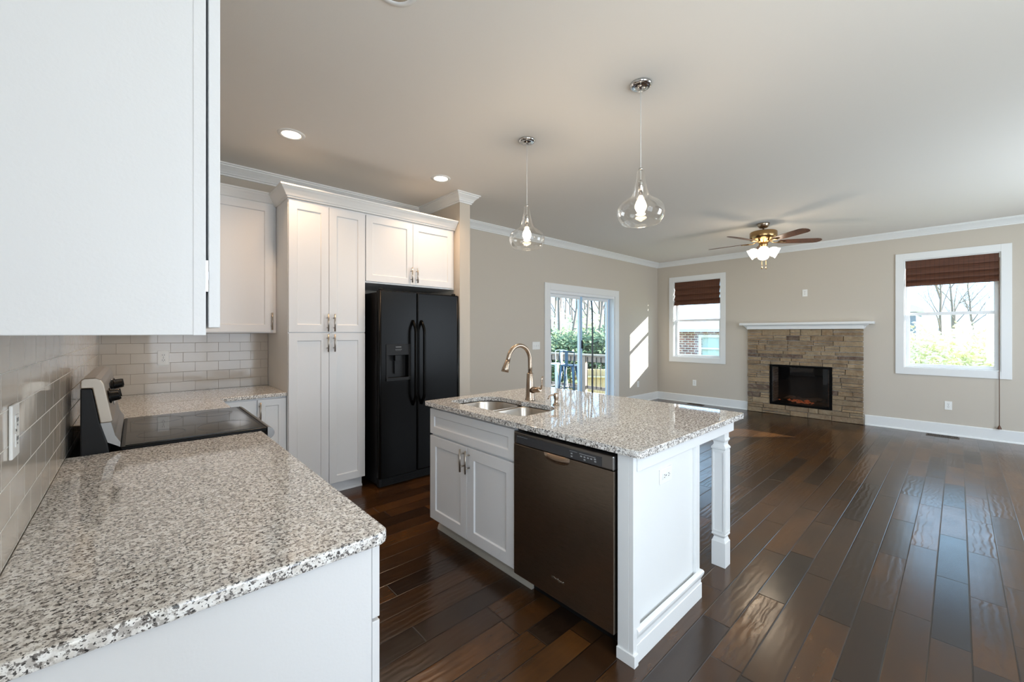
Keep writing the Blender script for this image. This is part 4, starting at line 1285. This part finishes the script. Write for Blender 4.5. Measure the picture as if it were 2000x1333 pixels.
for k in range(60):
    p = Vector((XR + 0.03 + random.random() * 0.1, 1.775 + random.gauss(0, 0.11), FB[2] + 0.02 + random.random() * 0.05))
    s_ = random.uniform(0.008, 0.02)
    m4 = Matrix.Translation(p) @ Matrix.Diagonal((s_, s_ * 1.5, s_ * 0.8, 1))
    bmesh.ops.create_icosphere(b.bm, subdivisions=1, radius=1, matrix=m4)
o = b.obj('embers', M['ember'], root, label='glowing orange embers'); o['kind'] = 'stuff'

# ------------------------------------------------------------------ woven blinds
def blind(y0, y1, zt, zb, label, cord=None):
    root = thing('woven_blind', (XR + 0.02, (y0 + y1) / 2, zb), label, 'blind')
    xb = XR + 0.016
    hgt = zt - zb
    prof = [(xb, zt)]
    tiers = (0.30, 0.56, 0.78, 1.0)
    last = zt
    for q, tq in enumerate(tiers):
        zq = zt - hgt * tq
        d_ = last - zq
        out_ = 0.012 + 0.006 * q
        prof += [(xb - out_ * 0.5, last - d_ * 0.35), (xb - out_, last - d_ * 0.75), (xb - out_ * 1.05, zq + 0.004), (xb - out_ * 0.7, zq)]
        if q < 3: prof += [(xb + 0.004, zq + 0.010), (xb + 0.002, zq - 0.012)]
        last = zq - 0.012
    prof += [(xb + 0.012, zb + 0.01), (xb + 0.020, zb + 0.12)]
    b = MB()
    ns = 10
    rings = []
    for j in range(ns + 1):
        yy = y0 + (y1 - y0) * j / ns
        rings.append([b.bm.verts.new((p[0] + random.uniform(-0.001, 0.001), yy, p[1] + (random.uniform(-0.003, 0.003) if i_ > 8 else 0))) for i_, p in enumerate(prof)])
    for A, B in zip(rings, rings[1:]):
        for i in range(len(prof) - 1):
            b.bm.faces.new((A[i], A[i + 1], B[i + 1], B[i]))
    o = b.obj('woven_shade', M['bamboo'], root)
    sm = o.modifiers.new('thick', 'SOLIDIFY'); sm.thickness = 0.003
    b = MB(); b.box(xb + 0.022, xb + 0.045, y0, y1, zt - 0.03, zt - 0.001); b.obj('headrail', M['cord'], root)
    if cord:
        b = MB(); b.tube([(XR - 0.026, cord, zt - 0.06), (XR - 0.027, cord, 1.5), (XR - 0.030, cord, 0.7), (XR - 0.034, cord, 0.21)], 0.0035, 8)
        cd = b.obj('pull_cord', M['cord'], root, label='long hanging brown cord')
        b = MB(); b.lathe([(0.004, 0.05), (0.010, 0.035), (0.020, 0.006), (0.022, 0.0), (0, 0)], (XR - 0.036, cord, 0.165), 14); b.obj('tassel', M['walnut'], cd)
blind(WR[0] + 0.018, WR[1] - 0.018, WR[3] - 0.014, 2.05, 'dark brown woven blind half raised in the window with the long hanging cord', cord=-0.352)
blind(WL[0] + 0.018, WL[1] - 0.018, WL[3] - 0.014, 1.945, 'dark brown woven blind half raised in the window nearer the patio door')

# floor registers
def register(x0, x1, y0, y1, label):
    root = thing('floor_register', ((x0 + x1) / 2, (y0 + y1) / 2, 0), label, 'vent')
    b = MB(); z = 0.0006
    b.box(x0, x1, y0, y0 + 0.012, z, 0.006); b.box(x0, x1, y1 - 0.012, y1, z, 0.006); b.box(x0, x0 + 0.012, y0 + 0.012, y1 - 0.012, z, 0.006); b.box(x1 - 0.012, x1, y0 + 0.012, y1 - 0.012, z, 0.006)
    b.obj('frame', M['grille'], root, bevel=0.001)
    b = MB(); n = int((y1 - y0 - 0.03) / 0.02)
    for k in range(n): b.box(x0 + 0.013, x1 - 0.013, y0 + 0.02 + k * 0.02, y0 + 0.027 + k * 0.02, z, 0.004)
    b.obj('louvres', M['dark_gap'], root)
register(7.92, 8.03, -0.01, 0.30, 'bronze floor register in the planks beneath the window with the hanging cord')
register(7.96, 8.06, 3.30, 3.60, 'bronze floor register in the planks beneath the window nearer the patio door')

# ------------------------------------------------------------------ outdoors
b = MB(); b.box(-30, 70, -50, 60, -1.3, -1.0); b.obj('ground', M['grass'], tag_=('pale winter lawn outside the house', 'ground'), kind='structure')
# deck
DKZ = -0.08
root = thing('deck', (5.6, 6.5, -0.9), 'grey wooden deck outside the patio door', 'deck')
b = MB()
for k in range(34):
    b.box(2.6, 8.3, YW + 0.17 + k * 0.145, YW + 0.17 + k * 0.145 + 0.138, DKZ - 0.03, DKZ)
b.obj('deck_boards', M['deck_wood'], root)
for xx in (2.7, 5.4, 8.1):
    for yy in (4.6, 7.0, 9.1):
        b = MB(); b.box(xx - 0.06, xx + 0.06, yy - 0.06, yy + 0.06, -1.0, DKZ - 0.031); b.obj('support_post', M['rail_wood'], root)
root = thing('deck_railing', (8.1, 6.8, DKZ), 'brown wooden deck railing with thin black balusters beyond the patio door', 'railing')
rx = 8.12
b = MB(); b.box(rx - 0.07, rx + 0.07, YW + 0.2, 9.2, 0.835, 0.87); b.obj('top_rail', M['deck_wood'], root, bevel=0.003)
b = MB(); b.box(rx - 0.02, rx + 0.02, YW + 0.2, 9.2, 0.68, 0.83); b.box(rx - 0.02, rx + 0.02, YW + 0.2, 9.2, 0.02, 0.10); b.obj('side_rails', M['rail_wood'], root, bevel=0.002)
for yy in (4.62, 6.2, 7.55, 9.1):
    b = MB(); b.box(rx - 0.046, rx + 0.046, yy - 0.046, yy + 0.046, DKZ + 0.001, 0.834); b.obj('post', M['rail_wood'], root, bevel=0.002)
k = 0; yy = 4.8
while yy < 9.0 and k < 95:
    b = MB(); b.tube([(rx - 0.03, yy, 0.05), (rx - 0.03, yy, 0.80)], 0.009, 6); b.obj('baluster', M['iron'], root, label='thin black baluster')
    yy += 0.13; k += 1

def stool(x, y, rz, metal, label, seat_z=0.76):
    root = thing('bar_stool', (0, 0, 0), label, 'bar stool', 'metal bar stools on the deck')
    Z = 0.001
    b = MB(); b.poly_prism(round_corner([(-0.16, -0.16), (0.16, -0.16), (0.16, 0.16), (-0.16, 0.16)], [0, 1, 2, 3], 0.05), 'z', seat_z - 0.03, seat_z); b.obj('seat', metal, root, bevel=0.008, segs=3)
    for sx_ in (-1, 1):
        for sy_ in (-1, 1):
            b = MB(); b.tube([(0.125 * sx_, 0.125 * sy_, seat_z - 0.031), (0.20 * sx_, 0.20 * sy_, Z)], [0.034, 0.017], 8); b.obj('leg', metal, root)
    b = MB(); q = 0.178
    for (p0, p1) in (((-q, -q), (q, -q)), ((q, -q), (q, q)), ((q, q), (-q, q)), ((-q, q), (-q, -q))): b.tube([(*p0, 0.22), (*p1, 0.22)], 0.008, 8)
    b.obj('footrest', metal, root)
    b = MB(); pts = []
    for k in range(13):
        a = PI * k / 12
        pts.append((0.15 + 0.03 * math.sin(a), 0.17 * math.cos(a), seat_z + 0.28 + 0.02 * math.sin(a)))
    b.tube([(0.14, 0.15, seat_z - 0.01), (0.15, 0.17, seat_z + 0.22)] + pts + [(0.15, -0.17, seat_z + 0.22), (0.14, -0.15, seat_z - 0.01)], 0.010, 8)
    b.box(0.168, 0.176, -0.035, 0.035, seat_z - 0.005, seat_z + 0.29)
    b.obj('backrest', metal, root)
    root.location = (x, y, DKZ); root.rotation_euler = (0, 0, rz)
stool(7.12, 5.87, R(200), M['stool_blue'], 'slate blue metal bar stool on the deck, its curved back toward the door')
stool(7.25, 6.35, R(0), M['stool_white'], 'white metal bar stool on the deck beside the slate blue one')

# thin plant-pole crossing the view through the fixed door panel
root = thing('shepherd_hook', (6.80, 5.0, DKZ), 'tall thin dark metal pole standing on the deck outside the fixed door panel', 'pole')
b = MB(); b.tube([(6.80, 5.0, DKZ + 0.001), (6.80, 5.0, 1.4), (6.79, 5.0, 1.85), (6.76, 5.0, 2.05), (6.73, 5.0, 2.4), (6.70, 5.0, 2.9)], 0.017, 8); b.obj('shaft', M['iron'], root)
b = MB(); b.lathe([(0.11, 0), (0.10, 0.012), (0.02, 0.02), (0, 0.02)], (6.80, 5.0, DKZ + 0.0008), 20); b.obj('foot', M['iron'], root)

# backyard fence
root = thing('yard_fence', (10.5, 7.7, -1), 'pale tan board fence at the far side of the yard', 'fence')
def P_on(u_):   # point along the fence line
    return (8.9 + u_ * 0.62, 9.9 - u_ * 0.784)
b = MB()
for k in range(72):
    x_, y_ = P_on(k * 0.085)
    b.box(x_ - 0.026, x_ + 0.026, y_ - 0.032, y_ + 0.032, -1.0, 0.25)
b.obj('boards', M['fence_wood'], root)
b = MB()
for zz in (-0.6, 0.0):
    p0, p1 = P_on(0), P_on(6.1)
    b.tube([(p0[0] - 0.05, p0[1] - 0.05, zz), (p1[0] - 0.05, p1[1] - 0.05, zz)], 0.04, 4)
b.obj('rails', M['fence_wood'], root)

def tree(x, y, h, seed, label, r0=0.11):
    rnd = random.Random(seed)
    b = MB()
    def branch(p, d, L_, r_, lvl):
        pts = [p]; q = p.copy(); dd = d.copy()
        n = 5 if lvl == 0 else 3
        for i in range(n):
            dd = (dd + Vector((rnd.uniform(-1, 1), rnd.uniform(-1, 1), rnd.uniform(-0.3, 0.5))) * (0.07 if lvl == 0 else 0.2)).normalized()
            q = q + dd * (L_ / n)
            pts.append(q.copy())
        rad = [r_ * (1 - 0.75 * i / n) for i in range(n + 1)]
        b.tube(pts, rad, 6 if lvl < 2 else 4, cap=False)
        if lvl < 3:
            kids = (9, 5, 3)[lvl]
            for k in range(kids):
                t_ = rnd.uniform(0.28, 1.0) * n
                i = min(n - 1, int(t_)); fp = pts[i].lerp(pts[i + 1], t_ - i)
                a = rnd.uniform(0, 2 * PI)
                side = dd.orthogonal().normalized(); side.rotate(Matrix.Rotation(a, 3, dd))
                nd_ = (dd * rnd.uniform(0.6, 1.1) + side * rnd.uniform(0.5, 0.9) + Vector((0, 0, 0.25))).normalized()
                branch(fp, nd_, L_ * rnd.uniform(0.3, 0.5), max(0.006, rad[i] * 0.5), lvl + 1)
    branch(Vector((x, y, -1.0)), Vector((0, 0, 1)), h, r0, 0)
    return b.obj('bare_tree', M['bark'], tag_=(label, 'tree', 'bare trees behind the deck'))
def dir_at(u_, dist):
    a = (u_ - 1000) / 801.0
    d = Vector((0.6765, 0.7365)) + Vector((0.7365, -0.6765)) * a
    return d * dist
rt = random.Random(4)
for i, (u_, ds_, h_, r_) in enumerate(((1088, 19, 10, .05), (1098, 17, 11, .085), (1109, 18, 11, .07), (1121, 22, 11, .06), (1147, 20, 11, .08), (1153, 27, 12, .09), (1163, 17, 10, .055), (1171, 23, 11, .10), (1179, 19, 10, .05), (1185, 26, 12, .10), (1080, 28, 12, .08), (1093, 30, 12, .09), (1104, 29, 12, .07), (1116, 31, 12, .09), (1127, 29, 12, .08), (1142, 32, 12, .09), (1159, 31, 12, .08), (1167, 33, 12, .09), (1176, 30, 12, .08), (1190, 32, 12, .09))):
    p = dir_at(u_, ds_)
    tree(p.x, p.y, h_, 20 + i, 'leafless grey tree standing in the woods seen through the patio door', r_)

def shrub(x, y, rx_, rz_, n, mat, seed, label, group, ls=0.07):
    rnd = random.Random(seed)
    b = MB()
    blobs = [(Vector((rnd.uniform(-.5, .5) * rx_, rnd.uniform(-.5, .5) * rx_, rnd.uniform(0.25, 0.75) * rz_)), rnd.uniform(0.4, 0.65)) for _ in range(7)]
    for _ in range(n):
        c, s_ = rnd.choice(blobs)
        v = Vector((rnd.gauss(0, 1), rnd.gauss(0, 1), rnd.gauss(0, 1))).normalized() * rnd.uniform(0.7, 1.0)
        p = Vector((x, y, -1.0)) + c + Vector((v.x * rx_ * s_, v.y * rx_ * s_, v.z * rz_ * s_ * 0.8))
        if p.z < -0.99: continue
        a = Vector((rnd.gauss(0, 1), rnd.gauss(0, 1), rnd.gauss(0, 1))).normalized()
        c_ = a.orthogonal().normalized()
        l_ = rnd.uniform(0.6, 1.3) * ls
        vs = [b.bm.verts.new(p + q) for q in (a * l_, c_ * l_ * 0.5, -a * l_, -c_ * l_ * 0.5)]
        b.bm.faces.new(vs)
    b.tube([(x, y, -1.0), (x + 0.02, y, -1.0 + rz_ * 0.6)], [0.05, 0.02], 6)
    return b.obj('shrub', mat, tag_=(label, 'shrub', group))
for i, (u_, ds_, rr, rz_) in enumerate(((1080, 13.5, 1.2, 2.0), (1098, 14.5, 1.3, 2.2), (1118, 13.5, 1.2, 2.35), (1140, 14, 1.2, 2.1), (1155, 15, 1.3, 2.4), (1172, 14, 1.2, 2.3), (1190, 15, 1.3, 2.5))):
    p = dir_at(u_, ds_)
    shrub(p.x, p.y, rr, rz_, 3200, M['leaf_green'], 60 + i, 'green evergreen shrub beyond the deck railing', 'evergreen shrubs beyond the deck', 0.085)
# hazy woodland shrubs further back
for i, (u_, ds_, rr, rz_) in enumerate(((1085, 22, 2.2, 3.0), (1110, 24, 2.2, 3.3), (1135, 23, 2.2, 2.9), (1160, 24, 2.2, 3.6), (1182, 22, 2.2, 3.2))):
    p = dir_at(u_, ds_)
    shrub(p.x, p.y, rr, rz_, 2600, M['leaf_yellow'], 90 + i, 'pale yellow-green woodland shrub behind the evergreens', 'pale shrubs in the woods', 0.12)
# through the window with the cord
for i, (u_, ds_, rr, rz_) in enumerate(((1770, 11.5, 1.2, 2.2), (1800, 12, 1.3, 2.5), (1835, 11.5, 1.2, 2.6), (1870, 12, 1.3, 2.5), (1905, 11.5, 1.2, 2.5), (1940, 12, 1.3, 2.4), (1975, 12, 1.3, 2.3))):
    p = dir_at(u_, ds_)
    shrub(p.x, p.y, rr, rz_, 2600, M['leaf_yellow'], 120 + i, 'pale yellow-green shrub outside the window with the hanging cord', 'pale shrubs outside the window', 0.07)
for i, (u_, ds_, h_) in enumerate(((1835, 22, 5.5), (1862, 25, 6.5), (1905, 26, 5.5))):
    p = dir_at(u_, ds_)
    o = tree(p.x, p.y, h_, 200 + i, 'small bare tree rising behind the pale shrubs outside the window', 0.10)
    o['group'] = 'bare trees outside the window'

# neighbour brick house (window near patio door)
hx = 15.0
root = thing('brick_house', (17.5, 5.5, -1), 'neighbouring red-brown brick house with pale roof outside the window nearer the patio door', 'house')
wy0, wy1, wz0, wz1 = 5.55, 6.25, 0.45, 1.22
b = MB(); wall_cells(b, 4.3, 7.35, -1.0, 1.42, [(wy0, wy1, wz0, wz1)], lambda a, c, d, e: b.box(hx, hx + 0.2, a, c, d, e)); b.box(hx + 0.2, 21, 4.3, 4.5, -1.0, 1.42); b.box(hx + 0.2, 21, 7.15, 7.35, -1.0, 1.42)
b.obj('brick_wall', M['brick'], root)
b = MB(); b.poly_prism([(hx - 0.35, 1.42), (hx - 0.35, 1.52), (18.2, 2.75), (21.5, 1.52), (21.5, 1.42)], 'y', 3.9, 7.7); b.obj('roof', M['roof'], root)
b = MB()
for (a, c, d, e) in ((wy0 - 0.1, wy0, wz0 - 0.1, wz1 + 0.1), (wy1, wy1 + 0.1, wz0 - 0.1, wz1 + 0.1), (wy0, wy1, wz1, wz1 + 0.1), (wy0, wy1, wz0 - 0.1, wz0), (wy0, wy1, 0.80, 0.86)): b.box(hx - 0.03, hx - 0.001, a, c, d, e)
wf = b.obj('window_frame', M['vinyl'], root)
b = MB(); b.box(hx + 0.05, hx + 0.06, wy0, wy1, wz0, wz1); b.obj('pane', simple('pale_window_pane', srgb(190, 215, 215), 0.1), wf)
# unseen brick house added outside the rear windows to block the low sun
root = thing('rear_sun_blocker', (4.6, -8, -1), 'unseen brick house added behind the viewpoint to block the low sun', 'house')
b = MB(); b.box(-4, 12.5, -8.5, -7.5, -1.0, 6.4); b.obj('brick_wall', M['brick'], root)
b = MB(); b.poly_prism([(-9.0, 6.4), (-8.0, 7.3), (-7.0, 6.4)], 'x', -4.3, 12.8); b.obj('roof', M['roof'], root)  # roof of the added unseen sun blocker
# distant grey house
root = thing('grey_house', (26, 2.8, -1), 'distant grey-blue house partly seen outside the window with the hanging cord', 'house')
b = MB(); b.box(25, 29, 1.25, 3.2, -1, 2.3); b.obj('walls', M['siding'], root)
b = MB(); b.poly_prism([(1.0, 2.3), (1.0, 2.42), (2.2, 3.0), (3.45, 2.42), (3.45, 2.3)], 'x', 24.8, 29.2); b.obj('roof', M['roof'], root)
b = MB(); b.box(24.97, 24.999, 1.7, 2.3, 1.0, 1.9); b.obj('window_trim', M['vinyl'], root)
